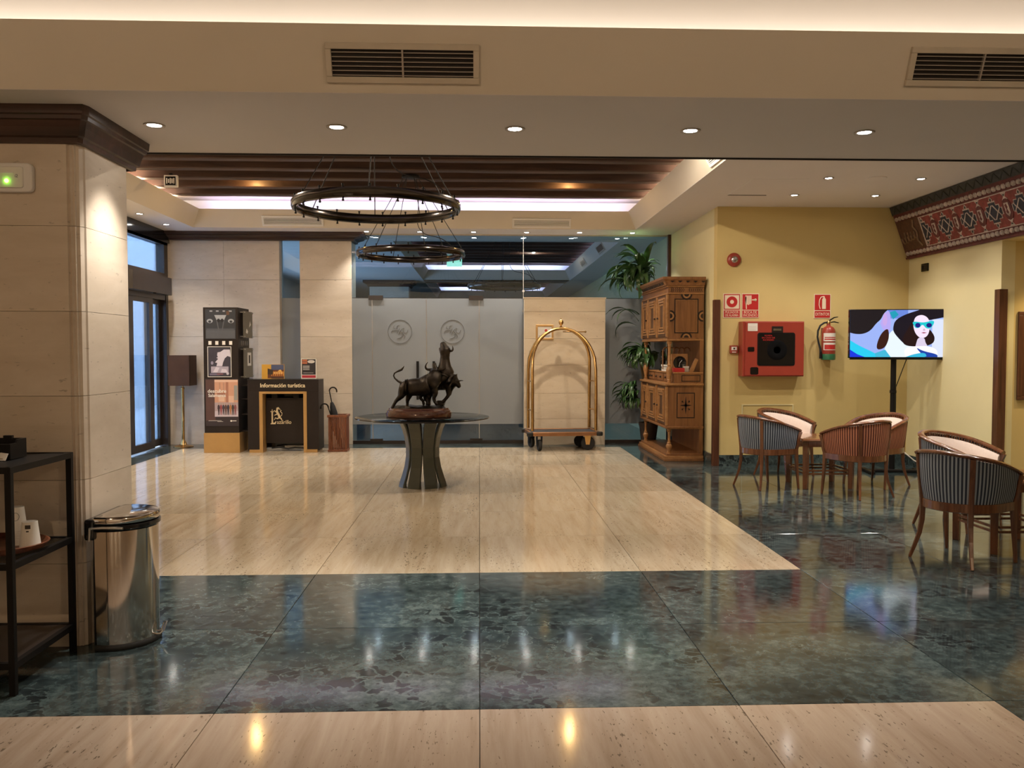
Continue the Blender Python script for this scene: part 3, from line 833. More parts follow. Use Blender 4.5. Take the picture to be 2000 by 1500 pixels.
grille('air_grille', 'white slotted air grille in the far coffer face, right of the chandelier', .90, .155, 5, (.96, yb(3.465) - .002, 3.465), (tn2, 0, 0), 'air grilles in the far coffer face', .03, False, .009, 'white', 'white')
t = grille('air_grille', 'white air grille in the sloping side face of the coffer, at the lounge edge', .80, .17, 6, (LX1 - .14 * .095 / .255 - .002, 8.35, ZS + .10), (0, 0, 0), None, .03, False, .009, 'white', 'white')
t.rotation_euler = (Matrix.Rotation(-PI / 2, 4, 'Z') @ Matrix.Rotation(tn2, 4, 'X')).to_euler()
for i, y in enumerate((16.3, 19.0)):
    t = grille('air_grille', 'grille in the coffer side seen through the glass, %s' % ('nearer one' if i == 0 else 'farther one'), .80, .17, 6, (2.40 - .14 * .11 / .255 - .002, y, ZS + .11), (0, 0, 0), 'air grilles seen through the glass', .03, False)
    t.rotation_euler = (Matrix.Rotation(-PI / 2, 4, 'Z') @ Matrix.Rotation(tn2, 4, 'X')).to_euler()
# ================================================================= CHANDELIERS
def ring_chandelier(x, y, z, ztop, label, turn, group='ring chandeliers'):
    t = thing('chandelier', label, 'chandelier', (x, y, z), turn, group)
    R_ = .665; n = 64
    b = B(); rr = [(.0, -.042), (.016, -.036), (.024, -.018), (.024, .018), (.016, .036), (0, .042), (-.016, .036), (-.024, .018), (-.024, -.018), (-.016, -.036)]
    vs = []; fs = []
    for i in range(n):
        a = 2 * PI * i / n
        for q, h in rr: vs.append(((R_ + q) * math.cos(a), (R_ + q) * math.sin(a), h))
    m = len(rr)
    for i in range(n):
        for k in range(m): fs.append((i * m + k, i * m + (k + 1) % m, ((i + 1) % n) * m + (k + 1) % m, ((i + 1) % n) * m + k))
    b.add(vs, fs, 0, True); b.build('ring', 'ring', t)
    st = B().lathe([(.006, -.014), (.006, .0), (.009, .001), (.009, .012), (1e-5, .014)], 8).mesh('spot_head', 'black')
    for i in range(20):
        a = 2 * PI * (i + .5) / 20
        inst(st, 'spot_head', t, (R_ * math.cos(a), R_ * math.sin(a), .052))
        inst(st, 'spot_head', t, ((R_ - .006) * math.cos(a), (R_ - .006) * math.sin(a), -.052), (PI, 0, 0))
    hc = ztop - z
    B().lathe([(.11, 0), (.115, -.012), (.115, -.03), (.10, -.036), (.04, -.04)], 24).build('canopy', 'black', t, (0, 0, hc))
    for i in range(6):
        a = 2 * PI * i / 6 + .35 + (.12 if i % 2 else 0)
        a2 = a + .2
        B().tube([(R_ * math.cos(a), R_ * math.sin(a), .04), (.09 * math.cos(a2), .09 * math.sin(a2), hc - .03)], .0045, 5).build('cable', 'cable', t)
    # slack supply lead
    p = [(.08, 0, hc - .03), (.12, .02, hc * .62), (.10, .05, hc * .38), (.20, .05, hc * .27), (.38, .03, hc * .25), (.50, .0, hc * .20), (R_ - .02, -.05, .05)]
    pp = []
    for i in range(len(p) - 1):
        a_, b_ = Vector(p[i]), Vector(p[i + 1])
        pp += [a_.lerp(b_, k / 4) for k in range(4)]
    pp.append(Vector(p[-1]))
    for _ in range(3): pp = [pp[0]] + [(pp[i - 1] + pp[i] * 2 + pp[i + 1]) / 4 for i in range(1, len(pp) - 1)] + [pp[-1]]
    B().tube(pp, .005, 5).build('supply_lead', 'cable', t)
ring_chandelier(-.84, 7.05, 2.69, 3.73, 'large dark metal ring chandelier, the nearer of the two in the lobby', .2)
ring_chandelier(-.864, 10.85, 2.735, 3.73, 'dark metal ring chandelier behind and below the nearer ring', .5)
ring_chandelier(.47, 15.9, 2.72, 3.73, 'dark ring chandelier seen through the glass wall', .1, None)

# small dark sign fixed between the beams, far left
t = thing('emergency_sign', 'small dark sign box hanging under the beams at upper left', 'sign', (-3.92, 11.02, 3.665))
B().box(-.085, .085, -.025, .025, -.075, .075).build('housing', 'white', t, bevel=.008)
B().box(-.065, .065, -.029, -.0255, -.055, .055).build('face', 'blackgloss', t)
b = B()
for i, (xx, hh) in enumerate(((-.045, .07), (-.022, .05), (.0, .07), (.022, .06), (.044, .07))): b.box(xx - .007, xx + .007, -.031, -.0295, -hh / 2, hh / 2)
b.build('pictogram', 'paper', t)
B().box(-.02, .02, -.015, .015, .075, .10).build('bracket', 'black', t)

# ================================================================= SCULPTURE TABLE
t = thing('centre_table', 'round glass table on curved grey-green legs under the bull sculpture', 'table', (-.632, 9.42, 0))
B().lathe([(1e-5, .757), (.735, .757), (.742, .760), (.742, .770), (.735, .773), (1e-5, .773)], 72).build('glass_top', 'tableglass', t)
B().lathe([(.7405, .7575), (.7445, .7605), (.7445, .7695), (.7405, .7725)], 72).build('glass_edge', 'blackgloss', t)
prof_leg = [(.0, .262), (.04, .252), (.12, .225), (.22, .196), (.33, .178), (.44, .178), (.55, .195), (.65, .225), (.72, .258), (.755, .278)]
def blade():
    b = B(); w_ = .070; th = .030; vs = []
    n = len(prof_leg)
    for i, (z, r) in enumerate(prof_leg):
        ww = w_ * (1.05 - .18 * math.sin(PI * z / .755))
        e = .008
        for (a, c) in ((-ww, 0 - e), (-ww + e, 0), (ww - e, 0), (ww, -e), (ww, -th + e), (ww - e, -th), (-ww + e, -th), (-ww, -th + e)): vs.append((a, -(r + c), z))
    fs = []
    for i in range(n - 1):
        for k in range(8): fs.append((i * 8 + k, i * 8 + (k + 1) % 8, i * 8 + 8 + (k + 1) % 8, i * 8 + 8 + k))
    fs += [tuple(range(8)), tuple(range((n - 1) * 8, n * 8))]
    return b.add(vs, fs).mesh('leg', 'tablebase')
bm_ = blade()
for k in range(8): inst(bm_, 'leg', t, (0, 0, 0), (0, 0, 2 * PI * (k + .5) / 8 + .05))
B().lathe([(.10, .35), (.14, .36), (.14, .40), (.10, .41)], 16).build('hub', 'tablebase', t)

# ---- bronze bulls
sc = thing('bull_sculpture', 'dark bronze sculpture of fighting bulls on a polished oval wooden plinth', 'sculpture', (-.672, 9.40, .773))
B().lathe([(.345, 0), (.362, .004), (.364, .05), (.352, .062), (.352, .07), (.338, .082), (.33, .10), (1e-5, .10)], 48, sy=.62).build('plinth', 'plinth', sc)
def skin(name, chain_list, mat, parent, base=(0, 0, 0), sub=2, jit=0.0):
    """chain_list: list of chains; a chain is [(x,y,z,r), ...]; a chain may start with an int = index of the vertex it grows from"""
    vs, rs, es = [], [], []
    for ch in chain_list:
        prev = None
        for p in ch:
            if isinstance(p, int): prev = p; continue
            vs.append(p[:3]); rs.append(p[3])
            if prev is not None: es.append((prev, len(vs) - 1))
            prev = len(vs) - 1
    me = bpy.data.meshes.new(name); me.from_pydata(vs, es, [])
    o = bpy.data.objects.new(name, me); COL.objects.link(o)
    o.modifiers.new('skin', 'SKIN').use_smooth_shade = True
    sv = me.skin_vertices[0].data if me.skin_vertices else None
    if sv is None:
        bm = bmesh.new(); bm.from_mesh(me); bm.verts.layers.skin.verify(); bm.to_mesh(me); bm.free(); sv = me.skin_vertices[0].data
    for i, r in enumerate(rs):
        r = r * (1.33 if r > 80 * .000684 else 1.22)
        q = r if isinstance(r, tuple) else (r, r)
        sv[i].radius = q; sv[i].use_root = (i == 0)
    s_ = o.modifiers.new('sub', 'SUBSURF'); s_.levels = sub; s_.render_levels = sub
    dg = bpy.context.evaluated_depsgraph_get(); dg.update()
    m2 = bpy.data.meshes.new_from_object(o.evaluated_get(dg)); m2.name = name
    for p in m2.polygons: p.use_smooth = True
    bpy.data.objects.remove(o)
    if jit:
        rr = random.Random(3)
        for v in m2.vertices: v.co += Vector((rr.uniform(-1, 1), rr.uniform(-1, 1), rr.uniform(-1, 1))) * jit
    m2.materials.clear(); m2.materials.append(M[mat])
    o = bpy.data.objects.new(name, m2); COL.objects.link(o); o.parent = parent; o.location = base
    return o
K = .000684
def q_(zx, zy, y, r): return ((zx - 567) * K, y, .105 + (1210 - zy) * K, r * K)
# rough bronze ground
g_ = B(); n = 28; vs = [(0, 0, .125)]
rr = random.Random(5)
for k in range(n):
    a = 2 * PI * k / n; r = rr.uniform(.86, 1.0)
    vs.append((.285 * r * math.cos(a), .17 * r * math.sin(a), .118 + rr.uniform(-.006, .012)))
for k in range(n):
    a = 2 * PI * k / n; vs.append((.305 * math.cos(a), .182 * math.sin(a), .096))
fs = [(0, 1 + k, 1 + (k + 1) % n) for k in range(n)] + [(1 + k, 1 + (k + 1) % n, 1 + n + (k + 1) % n, 1 + n + k) for k in range(n)]
g_.add(vs, fs, 0, True).build('bronze_ground', 'bronze', sc)
B().prism([(.18, .09, .11), (.27, .02, .11), (.28, .10, .11), (.20, .16, .11)], (.02, 0, .065)).build('bronze_rock', 'bronze', sc)
ya = -.055
bullA = skin('bull', [
    [q_(285, 890, ya, 62), q_(335, 880, ya, 92), q_(420, 880, ya, 104), q_(540, 890, ya, 112), q_(660, 860, ya, 122), q_(760, 800, ya, 128), q_(835, 730, ya, 112), q_(850, 665, ya + .02, 88), q_(800, 640, ya + .06, 66), q_(780, 665, ya + .10, 42)],
    [1, q_(305, 980, ya - .03, 62), q_(285, 1040, ya - .035, 40), q_(222, 1085, ya - .035, 26), q_(175, 1165, ya - .035, 20), q_(140, 1225, ya - .035, 24)],
    [2, q_(415, 990, ya + .03, 56), q_(400, 1060, ya + .03, 38), q_(382, 1110, ya + .03, 24), q_(390, 1160, ya + .03, 20), q_(372, 1205, ya + .03, 25)],
    [5, q_(800, 900, ya - .035, 66), q_(850, 965, ya - .04, 44), q_(815, 1050, ya - .04, 28), q_(830, 1105, ya - .04, 22), q_(880, 1168, ya - .04, 26)],
    [4, q_(735, 950, ya + .04, 52), q_(735, 1050, ya + .04, 32), q_(735, 1120, ya + .04, 22), q_(738, 1185, ya + .04, 24)]], 'bronze', sc, jit=.0012)
def horn(pts, parent, r0=20):
    n = len(pts); P_ = [Vector(q_(a, c, d, 1)[:3]) for a, c, d in pts]
    out = []
    for i in range(n - 1):
        out += [P_[i].lerp(P_[i + 1], k / 3) for k in range(3)]
    out.append(P_[-1])
    for _ in range(2): out = [out[0]] + [(out[i - 1] + out[i] * 2 + out[i + 1]) / 4 for i in range(1, len(out) - 1)] + [out[-1]]
    m = len(out)
    B().tube(out, [r0 * K * (1 - .85 * i / (m - 1)) for i in range(m)], 8).build('horn', 'bronze', parent)
horn([(790, 600, ya + .07), (700, 600, ya + .06), (675, 560, ya + .05), (690, 510, ya + .045), (720, 475, ya + .045)], bullA, 26)
horn([(840, 620, ya + .03), (900, 605, ya), (960, 600, ya - .02), (1005, 575, ya - .03), (1015, 535, ya - .03)], bullA, 26)
tl = [q_(a, c, ya, 1)[:3] for a, c in ((345, 850), (300, 812), (240, 780), (190, 735), (172, 695), (185, 655), (225, 630), (265, 612), (300, 595), (325, 565), (342, 535))]
B().tube(tl, [26 * K, 24 * K, 17 * K, 13 * K, 12 * K, 12 * K, 13 * K, 18 * K, 20 * K, 12 * K, 3 * K], 8).build('tail', 'bronze', bullA)
yb_ = .05
bullB = skin('bull', [
    [q_(960, 740, yb_, 130), q_(985, 640, yb_, 104), q_(988, 540, yb_, 84), q_(990, 440, yb_, 70), q_(992, 350, yb_, 66), q_(995, 285, yb_, 84), q_(975, 225, yb_, 58), q_(952, 172, yb_, 40), q_(942, 150, yb_, 26)],
    [0, q_(850, 800, yb_ + .03, 112), q_(740, 880, yb_ + .05, 108), q_(660, 920, yb_ + .05, 90)],
    [10, q_(680, 1010, yb_ + .05, 50), q_(660, 1075, yb_ + .05, 30), q_(700, 1130, yb_ + .05, 22), q_(690, 1190, yb_ + .05, 24)],
    [11, q_(610, 1000, yb_ + .05, 46), q_(575, 1060, yb_ + .05, 28), q_(630, 1115, yb_ + .05, 20), q_(640, 1190, yb_ + .05, 22)],
    [1, q_(1085, 690, yb_ - .02, 70), q_(1120, 780, yb_ - .03, 40), q_(1080, 850, yb_ - .03, 26)],
    [0, q_(880, 700, yb_ - .01, 60), q_(840, 600, yb_ - .02, 42), q_(815, 520, yb_ - .01, 30), q_(818, 480, yb_, 24)]], 'bronze', sc, jit=.0012)
horn([(1050, 290, yb_), (1090, 300, yb_ - .01), (1122, 285, yb_ - .015), (1122, 245, yb_ - .015), (1113, 212, yb_ - .015)], bullB, 26)
horn([(940, 300, yb_ + .02), (910, 290, yb_ + .04), (895, 265, yb_ + .05), (905, 235, yb_ + .05)], bullB, 22)
yc = .02
bullC = skin('bull', [
    [q_(1000, 760, yc + .03, 96), q_(1080, 760, yc, 82), q_(1140, 775, yc - .02, 70), q_(1180, 810, yc - .03, 52), q_(1215, 860, yc - .03, 34), q_(1238, 895, yc - .03, 24)],
    [0, q_(1035, 850, yc, 66), q_(1045, 930, yc, 40), q_(1048, 1020, yc, 28), q_(1000, 1080, yc, 22), q_(945, 1135, yc, 26)],
    [1, q_(1110, 860, yc + .02, 50), q_(1075, 940, yc + .03, 30), q_(1062, 1030, yc + .03, 22)]], 'bronze', sc, jit=.001)
horn([(1160, 770, yc - .05), (1200, 790, yc - .06), (1245, 775, yc - .06), (1292, 775, yc - .06)], bullC, 22)
horn([(1110, 750, yc - .05), (1095, 730, yc - .07), (1115, 705, yc - .08)], bullC, 20)
B().tube([q_(1165, 740, yc - .01, 1)[:3], q_(1175, 705, yc, 1)[:3], q_(1172, 675, yc, 1)[:3]], [14 * K, 20 * K, 3 * K], 6).build('ear', 'bronze', bullC)

# ================================================================= LUGGAGE CART
t = thing('luggage_cart', 'brass birdcage luggage cart with black wheels in front of the stone pier', 'luggage cart', (1.265, 12.95, 0), .07)
W2, D2, ZB = .485, .255, .30
def arch(y, h, lean):
    pts = [(-W2, y, ZB), (-W2, y, .6), (-W2, y, .9), (-W2, y + lean * .1, 1.22)]
    for k in range(1, 16):
        a = PI * k / 16
        pts.append((-W2 * math.cos(a), y + lean * (.1 + .9 * math.sin(a)), 1.28 + (h - 1.28) * math.sin(a)))
    pts += [(W2, y + lean * .1, 1.22), (W2, y, .9), (W2, y, .6), (W2, y, ZB)]
    return B().tube(pts, .024, 10).build('hoop', 'brass', t)
arch(-D2, 1.85, D2 * .9); arch(D2, 1.85, -D2 * .9)
B().lathe([(.02, 0), (.028, .008), (.014, .02), (.014, .035), (.03, .05), (.040, .075), (.036, .10), (.016, .118), (.006, .128), (.009, .137), (1e-5, .145)], 16).build('finial', 'brass', t, (-.01, 0, 1.865))
b = B(); b.tube([(.02, 0, 1.80), (.36, 0, 1.80)], .009, 8); b.sphere((.37, 0, 1.80), .017); b.build('hanging_rod', 'brass', t)
for z in (.58, 1.02):
    for s in (-1, 1):
        B().tube([(s * W2, -D2, z), (s * (W2 + .004), -D2 * .6, z + .02), (s * (W2 + .006), 0, z + .026), (s * (W2 + .004), D2 * .6, z + .02), (s * W2, D2, z)], .010, 8).build('side_rail', 'brass', t)
fr = B()
for a in ((-.54, .54, -.33, -.29), (-.54, .54, .29, .33), (-.54, -.50, -.29, .29), (.50, .54, -.29, .29)): fr.box(*a, .225, .285)
fr.build('platform_frame', 'copper', t, bevel=.008)
B().box(-.5, .5, -.29, .29, .24, .272).build('deck', 'carpet', t)
for sx in (-1, 1):
    for sy in (-1, 1):
        B().lathe([(.045, 0), (.05, .012), (.05, .05), (.04, .06), (1e-5, .06)], 14).build('bumper', 'rubber', t, (sx * .53, sy * .32, .225))
def wheel(x, y, r, wd, ang, fork='brass'):
    wz = thing('w', None, None); bpy.data.objects.remove(wz)
    b = B(); b.lathe([(r * .55, -wd / 2), (r * .93, -wd / 2), (r, -wd * .28), (r, wd * .28), (r * .93, wd / 2), (r * .55, wd / 2)], 24)
    o = b.build('wheel', 'rubber', t, (x, y, r), (0, PI / 2, ang))
    B().lathe([(1e-5, -wd * .35), (r * .5, -wd * .35), (r * .56, -wd * .2), (r * .56, wd * .2), (r * .5, wd * .35), (1e-5, wd * .35)], 16).build('hub', 'black' if fork == 'black' else 'brass', o)
    f = B()
    f.prism([(-.05, -wd * .75, .225 - r), (.05, -wd * .75, .225 - r), (.028, -wd * .75, -.02), (-.028, -wd * .75, -.02)], (0, .006, 0))
    f.prism([(-.05, wd * .72, .225 - r), (.05, wd * .72, .225 - r), (.028, wd * .72, -.02), (-.028, wd * .72, -.02)], (0, .006, 0))
    f.box(-.05, .05, -wd * .75, wd * .77, .219 - r, .225 - r)
    f.build('fork', fork, t, (x, y, r), (0, 0, PI / 2 + ang))
wheel(-.38, -.26, .085, .05, .1, 'black'); wheel(-.44, .22, .085, .05, .3, 'black')
wheel(.37, -.22, .105, .045, 1.35); wheel(.33, .24, .09, .045, 1.1, 'black')

# framed notice on the pier
t = thing('framed_notice', 'small gilt framed notice on the stone pier behind the luggage cart', 'picture frame', (1.04, 13.42, 1.80))
b = B()
for a in ((-.14, .14, .09, .12), (-.14, .14, -.12, -.09), (-.14, -.11, -.09, .09), (.11, .14, -.09, .09)): b.box(a[0], a[1], -.022, 0, a[2], a[3])
b.build('frame', 'gold', t, bevel=.004)
B().box(-.11, .11, -.01, -.004, -.09, .09).build('print', 'paper', t)
B().lathe([(1e-5, 0), (.022, 0), (.022, .001), (1e-5, .001)], 14).build('seal', 'signred', t, (.02, -.011, .03), (PI / 2, 0, 0))
b = B(); b.box(-.09, .09, -.0115, -.0105, -.06, -.052); b.box(-.07, .07, -.0115, -.0105, -.075, -.069); b.box(-.02, .05, -.0115, -.0105, -.02, -.005)
b.build('print_lines', flat('notice_blue', (.12, .18, .34)), t)

# ================================================================= INFORMATION POINT
# tower
t = thing('display_tower', 'tall dark tourist display tower with posters and gold base', 'display stand', (-3.80, 12.60, 0))
B().box(-.252, .252, 0, .60, .29, 2.145).build('body', 'charcoal', t, bevel=.003)
B().box(-.262, .262, -.012, .60, .0, .295).build('base', 'gold', t, bevel=.003)
# upper image: pale arched motif on dark film
def img(name, w_, h_, cx, cz, layers, parent, y=-.004, border=None):
    o = B().box(cx - w_ / 2, cx + w_ / 2, y, y + .004, cz - h_ / 2, cz + h_ / 2).build(name, border or flat(name + '_ground', layers[0]), parent)
    groups = {}
    for i, (c, pts) in enumerate(layers[1:]):
        groups.setdefault(c, []).append((i, pts))
    for c, lst in groups.items():
        b = B()
        for i, pts in lst:
            d = y - .0004 - .00012 * i
            b.poly([(cx + (u - .5) * w_, d, cz + (v - .5) * h_) for u, v in pts])
        b.build('print', flat(name + '_ink', c), o)
    return o
def R4(u0, v0, u1, v1): return [(u0, v0), (u1, v0), (u1, v1), (u0, v1)]
def ell(u, v, a, c, n=16): return [(u + a * math.cos(2 * PI * k / n), v + c * math.sin(2 * PI * k / n)) for k in range(n)]
dk, gr, lg = (.03, .033, .042), (.09, .095, .11), (.34, .36, .40)
img('upper_poster', .44, .44, 0, 1.90, [dk, (gr, R4(.02, .02, .98, .30)), ((.05, .055, .07), R4(.02, .30, .98, .36)), (lg, [(.30, .80), (.70, .80), (.63, .64), (.37, .64)]),
    (gr, [(.36, .64), (.40, .64), (.50, .05), (.47, .05)]), (gr, [(.60, .64), (.64, .64), (.53, .05), (.50, .05)]), (lg, ell(.15, .60, .10, .07)), (lg, ell(.85, .60, .10, .07)), (dk, ell(.15, .58, .05, .04)), (dk, ell(.85, .58, .05, .04)),
    (lg, R4(.15, .91, .24, .95)), (lg, R4(.36, .91, .45, .95)), (lg, R4(.58, .91, .66, .95)), (lg, R4(.78, .91, .88, .95)), ((.014, .014, .02), ell(.44, .62, .05, .06)), ((.014, .014, .02), ell(.56, .62, .05, .06)), ((.12, .06, .035), R4(.70, .80, .80, .93)), (gr, R4(.05, .31, .95, .335))], t)
for k in range(4): B().box(-.155 + k * .10 - .022, -.155 + k * .10 + .022, -.006, .002, 1.595, 1.65).build('film_perforation', 'paper', t)
o = img('middle_poster', .325, .43, -.02, 1.345, [dk, ((.045, .04, .06), R4(.03, .03, .97, .97)), ((.62, .58, .68), [(1.0, .66), (.97, .92), (.70, .92), (.55, .84), (.40, .82), (.52, .90), (.66, .95), (.80, .86), (.97, .84)][:5] + [(.50, .76), (.44, .66), (.36, .64), (.44, .60), (.30, .48), (.40, .46), (.36, .35), (.62, .35), (.66, .48), (.74, .62), (.86, .70)]),
    ((.40, .36, .46), R4(.12, .12, .90, .34)), ((.62, .58, .68), [(.20, .14), (.34, .32), (.50, .30), (.40, .14)]), ((.62, .58, .68), [(.55, .13), (.60, .26), (.80, .24), (.86, .13)]), ((.16, .14, .22), R4(.06, .04, .50, .10)), ((.22, .09, .12), R4(.38, .06, .66, .10)), ((.55, .52, .60), ell(.86, .10, .06, .05)), ((.30, .27, .36), ell(.17, .46, .06, .06)), ((.62, .58, .68), ell(.47, .74, .07, .09))], t)
b = B(); x0, x1, z0, z1 = -.185, .145, 1.128, 1.562
b.box(x0, x1, -.007, -.003, z1, z1 + .008).box(x0, x1, -.007, -.003, z0 - .008, z0).box(x0 - .008, x0, -.007, -.003, z0 - .008, z1 + .008).box(x1, x1 + .008, -.007, -.003, z0 - .008, z1 + .008)
b.build('poster_border', 'paper', t)
wn_ = (.10, .05, .045); pk = (.62, .33, .22)
ly = [(.035, .025, .03), (wn_, R4(.01, .12, .30, .98)), (pk, R4(.28, .30, .99, .98)), ((.75, .50, .38), R4(.28, .93, .99, .98)), ((.42, .19, .13), R4(.62, .50, .70, .93)), ((.36, .16, .11), R4(.36, .66, .60, .70)),
      ((.72, .48, .36), R4(.40, .52, .58, .66)), ((.72, .46, .34), R4(.70, .50, .86, .64)), ((.30, .30, .28), R4(.87, .55, .98, .86)), ((.50, .28, .20), R4(.42, .72, .46, .92)), ((.50, .28, .20), R4(.54, .72, .58, .92)), ((.44, .34, .36), R4(.28, .28, .99, .50)), ((.58, .50, .56), R4(.28, .20, .99, .32))]
for i in range(8):
    u = .40 + .072 * i; c = [(.05, .03, .04), (.30, .07, .08), (.07, .05, .07), (.12, .06, .05), (.05, .04, .06), (.42, .18, .07), (.06, .05, .05), (.25, .08, .09)][i]
    ly += [(c, [(u - .022, .235 + .01 * (i % 3)), (u - .004, .235), (u + .002, .32), (u + .012, .235), (u + .030, .24), (u + .026, .36), (u + .040, .38), (u + .030, .43), (u + .012, .45), (u - .014, .45), (u - .032, .43), (u - .038, .36), (u - .026, .36)]), ((.45, .28, .20), ell(u, .470, .014, .020, 8))]
o = img('lower_poster', .48, .70, .008, .745, ly, t)
text('descubre', .074, 'paper', t, (-.062, -.008, .912), bold=.0010)
text('Salamanca', .068, 'paper', t, (-.062, -.008, .848), bold=.0010, xs=.92)
b = B(); b.box(-.19, .0, -.007, -.004, .474, .479).box(-.06, .02, -.007, -.004, .460, .464).box(.155, .215, -.007, -.004, .468, .478).build('small_print', 'paper', t)
B().lathe([(1e-5, 0), (.013, 0), (.013, .003), (1e-5, .003)], 12).build('logo_dot', 'paper', t, (.14, -.004, .472), (PI / 2, 0, 0))
# right flank: acrylic leaflet panels on pins, open shelves lower down
for z0, z1 in ((1.70, 2.10), (1.10, 1.55)):
    B().box(.30, .306, .10, .60, z0, z1).build('side_panel', plain('side_panel_%d' % int(z0 * 10), (.13, .115, .085), .4), t, bevel=.002)
    b = B()
    for y in (.13, .57):
        for z in (z0 + .02, z1 - .02): b.tube([(.25, y, z), (.325, y, z)], .009, 8)
    b.build('standoff', 'steel', t)
b = B(); b.box(.3065, .308, .30, .50, 1.28, 1.48); b.build('leaflet_print', 'paper', t)
b = B(); b.box(.3065, .3085, .36, .44, 1.32, 1.44); b.build('leaflet_print', 'charcoal', t)
b = B(); b.poly([(.308, .22, 1.78), (.308, .26, 1.84), (.308, .34, 1.80), (.308, .30, 1.76)]); b.poly([(.308, .40, 1.86), (.308, .46, 1.96), (.308, .50, 1.90)]); b.build('leaflet_print', 'paper', t)
for z in (.30, .55, .78, .98): B().box(.252, .37, .14, .58, z, z + .018).build('side_shelf', 'charcoal', t)
B().box(.252, .37, .56, .58, .0, 1.08).build('side_back', 'charcoal', t)
for k in range(4): B().box(.2505, .2525, .16 + .10 * k, .20 + .10 * k, 1.59, 1.655).build('film_perforation', 'blackgloss', t)

# counter
t = thing('information_counter', 'dark brown tourist information counter with gold arch and lettering', 'counter', (-2.90, 12.60, 0))
hw = .52
B().box(-hw, hw, 0, .42, .905, 1.08).build('top_box', 'charcoal', t, bevel=.003)
B().box(-hw, -.335, 0, .42, .03, .905).build('side_pier', 'charcoal', t); B().box(.335, hw, 0, .42, .03, .905).build('side_pier', 'charcoal', t)
B().box(-hw - .005, hw + .005, -.006, .43, 1.08, 1.088).build('counter_top', 'clear', t)
b = B(); b.box(-.348, .348, -.012, .20, .872, .905).box(-.348, -.298, -.012, .20, .0, .872).box(.298, .348, -.012, .20, .0, .872)
b.build('gold_arch', 'gold', t, bevel=.002)
b = B(); b.box(-hw + .02, -.348, -.006, .40, 0, .045).box(.348, hw - .02, -.006, .40, 0, .045); b.build('gold_foot', 'gold', t)
B().box(-.29, .29, .16, .18, .125, .80).build('recessed_panel', 'charcoal', t)
B().box(-.334, .334, .36, .38, .04, .90).build('back_panel', 'blackgloss', t)
for x in (-.155, .165): B().box(x - .04, x + .04, .12, .20, .80, .872).build('bracket', 'black', t)
text('Información turística', .083, 'cream', t, (-.005, -.003, .993), bold=.0014, xs=.95)
text('azarillo', .082, 'cream', t, (-.132, .157, .437), bold=.0004, align='LEFT', xs=.92)
b = B()   # tall decorated initial and a rampant lion beside it
b.box(-.210, -.188, .154, .159, .41, .60).box(-.224, -.17, .1532, .159, .408, .422).box(-.224, -.172, .1532, .159, .59, .602).box(-.186, -.150, .1524, .159, .408, .430)
b.prism([(-.152, .154, .41), (-.140, .154, .452), (-.150, .154, .452), (-.165, .154, .428)], (0, .005, 0))
b.prism([(-.199, .154, .60), (-.192, .154, .618), (-.199, .154, .635), (-.206, .154, .618)], (0, .005, 0))
b.build('logo_initial', 'cream', t)
lion = B()
def lp(pts, r): lion.tube([(-.04 + .86 * x, .156, .125 + .85 * z) for x, z in pts], [.8 * q for q in r], 6, up=(0, 1, 0), sx=1.0)
lp([(-.06, .45), (-.075, .50), (-.10, .545), (-.105, .585)], [.020, .022, .024, .016])
lp([(-.105, .585), (-.095, .61), (-.08, .615), (-.065, .605)], [.014, .024, .022, .012])
lp([(-.09, .54), (-.13, .555), (-.155, .58)], [.012, .009, .006])
lp([(-.085, .515), (-.125, .50), (-.15, .49)], [.012, .009, .006])
lp([(-.06, .45), (-.10, .43), (-.13, .445), (-.15, .41)], [.016, .012, .009, .007])
lp([(-.058, .45), (-.03, .43), (-.02, .40), (.0, .395)], [.018, .012, .009, .007])
lp([(-.058, .46), (-.02, .49), (-.015, .53), (-.045, .555), (-.03, .58)], [.008, .006, .006, .007, .011])
lp([(-.06, .60), (-.045, .59)], [.010, .005])
lion.build('logo_lion', 'cream', t)
B().tube([(-.22, .20, .045), (-.10, .18, .06), (.02, .22, .03), (.12, .2, .05), (.29, .24, .035)], .012, 6).build('cable', 'cable', t)
B().box(-.05, .29, .30, .34, .03, .07).build('crossbar', 'steel', t)
# leaflets on the counter
t = thing('leaflet_box', 'yellow leaflet with a night photo of arcades standing on the counter', 'leaflet', (-3.085, 12.78, 1.088))
yl, sk, og = (.66, .36, .05), (.08, .10, .20), (.70, .30, .06)
ly = [yl, (sk, R4(.42, .60, .98, .98)), ((.16, .05, .02), R4(.26, .04, .98, .62)), (og, R4(.42, .20, .97, .50)), ((.82, .50, .14), [(.70, .50), (.78, .62), (.84, .64), (.90, .50)]), ((.05, .03, .02), [(.26, .30), (.50, .28), (.50, .62), (.26, .72)])]
for k in range(6): ly.append(((.25, .07, .02), ell(.48 + .085 * k, .26, .026, .09, 10)))
for k in range(4): ly.append(((.85, .62, .30), R4(.55 + .1 * k, .36, .60 + .1 * k, .44)))
ly.append(((.05, .03, .03), R4(.42, .02, .98, .10)))
img('leaflet', .335, .215, 0, .108, ly, t)
B().box(-.02, .02, .0, .08, 0, .006).build('easel_foot', 'clear', t)
t = thing('flyer_stand', 'white edged black and red flyer in an acrylic stand on the counter', 'leaflet', (-2.55, 12.76, 1.088), -.04)
ly = [(.80, .77, .73), ((.03, .025, .03), R4(.05, .20, .95, .97)), ((.50, .03, .05), R4(.05, .04, .95, .17)), ((.48, .14, .06), R4(.07, .74, .40, .95)), ((.62, .58, .56), ell(.66, .85, .24, .08)), ((.25, .10, .07), R4(.07, .82, .36, .88))]
for k in range(4): ly.append(((.62, .60, .58), R4(.12, .62 - .06 * k, .55, .645 - .06 * k)))
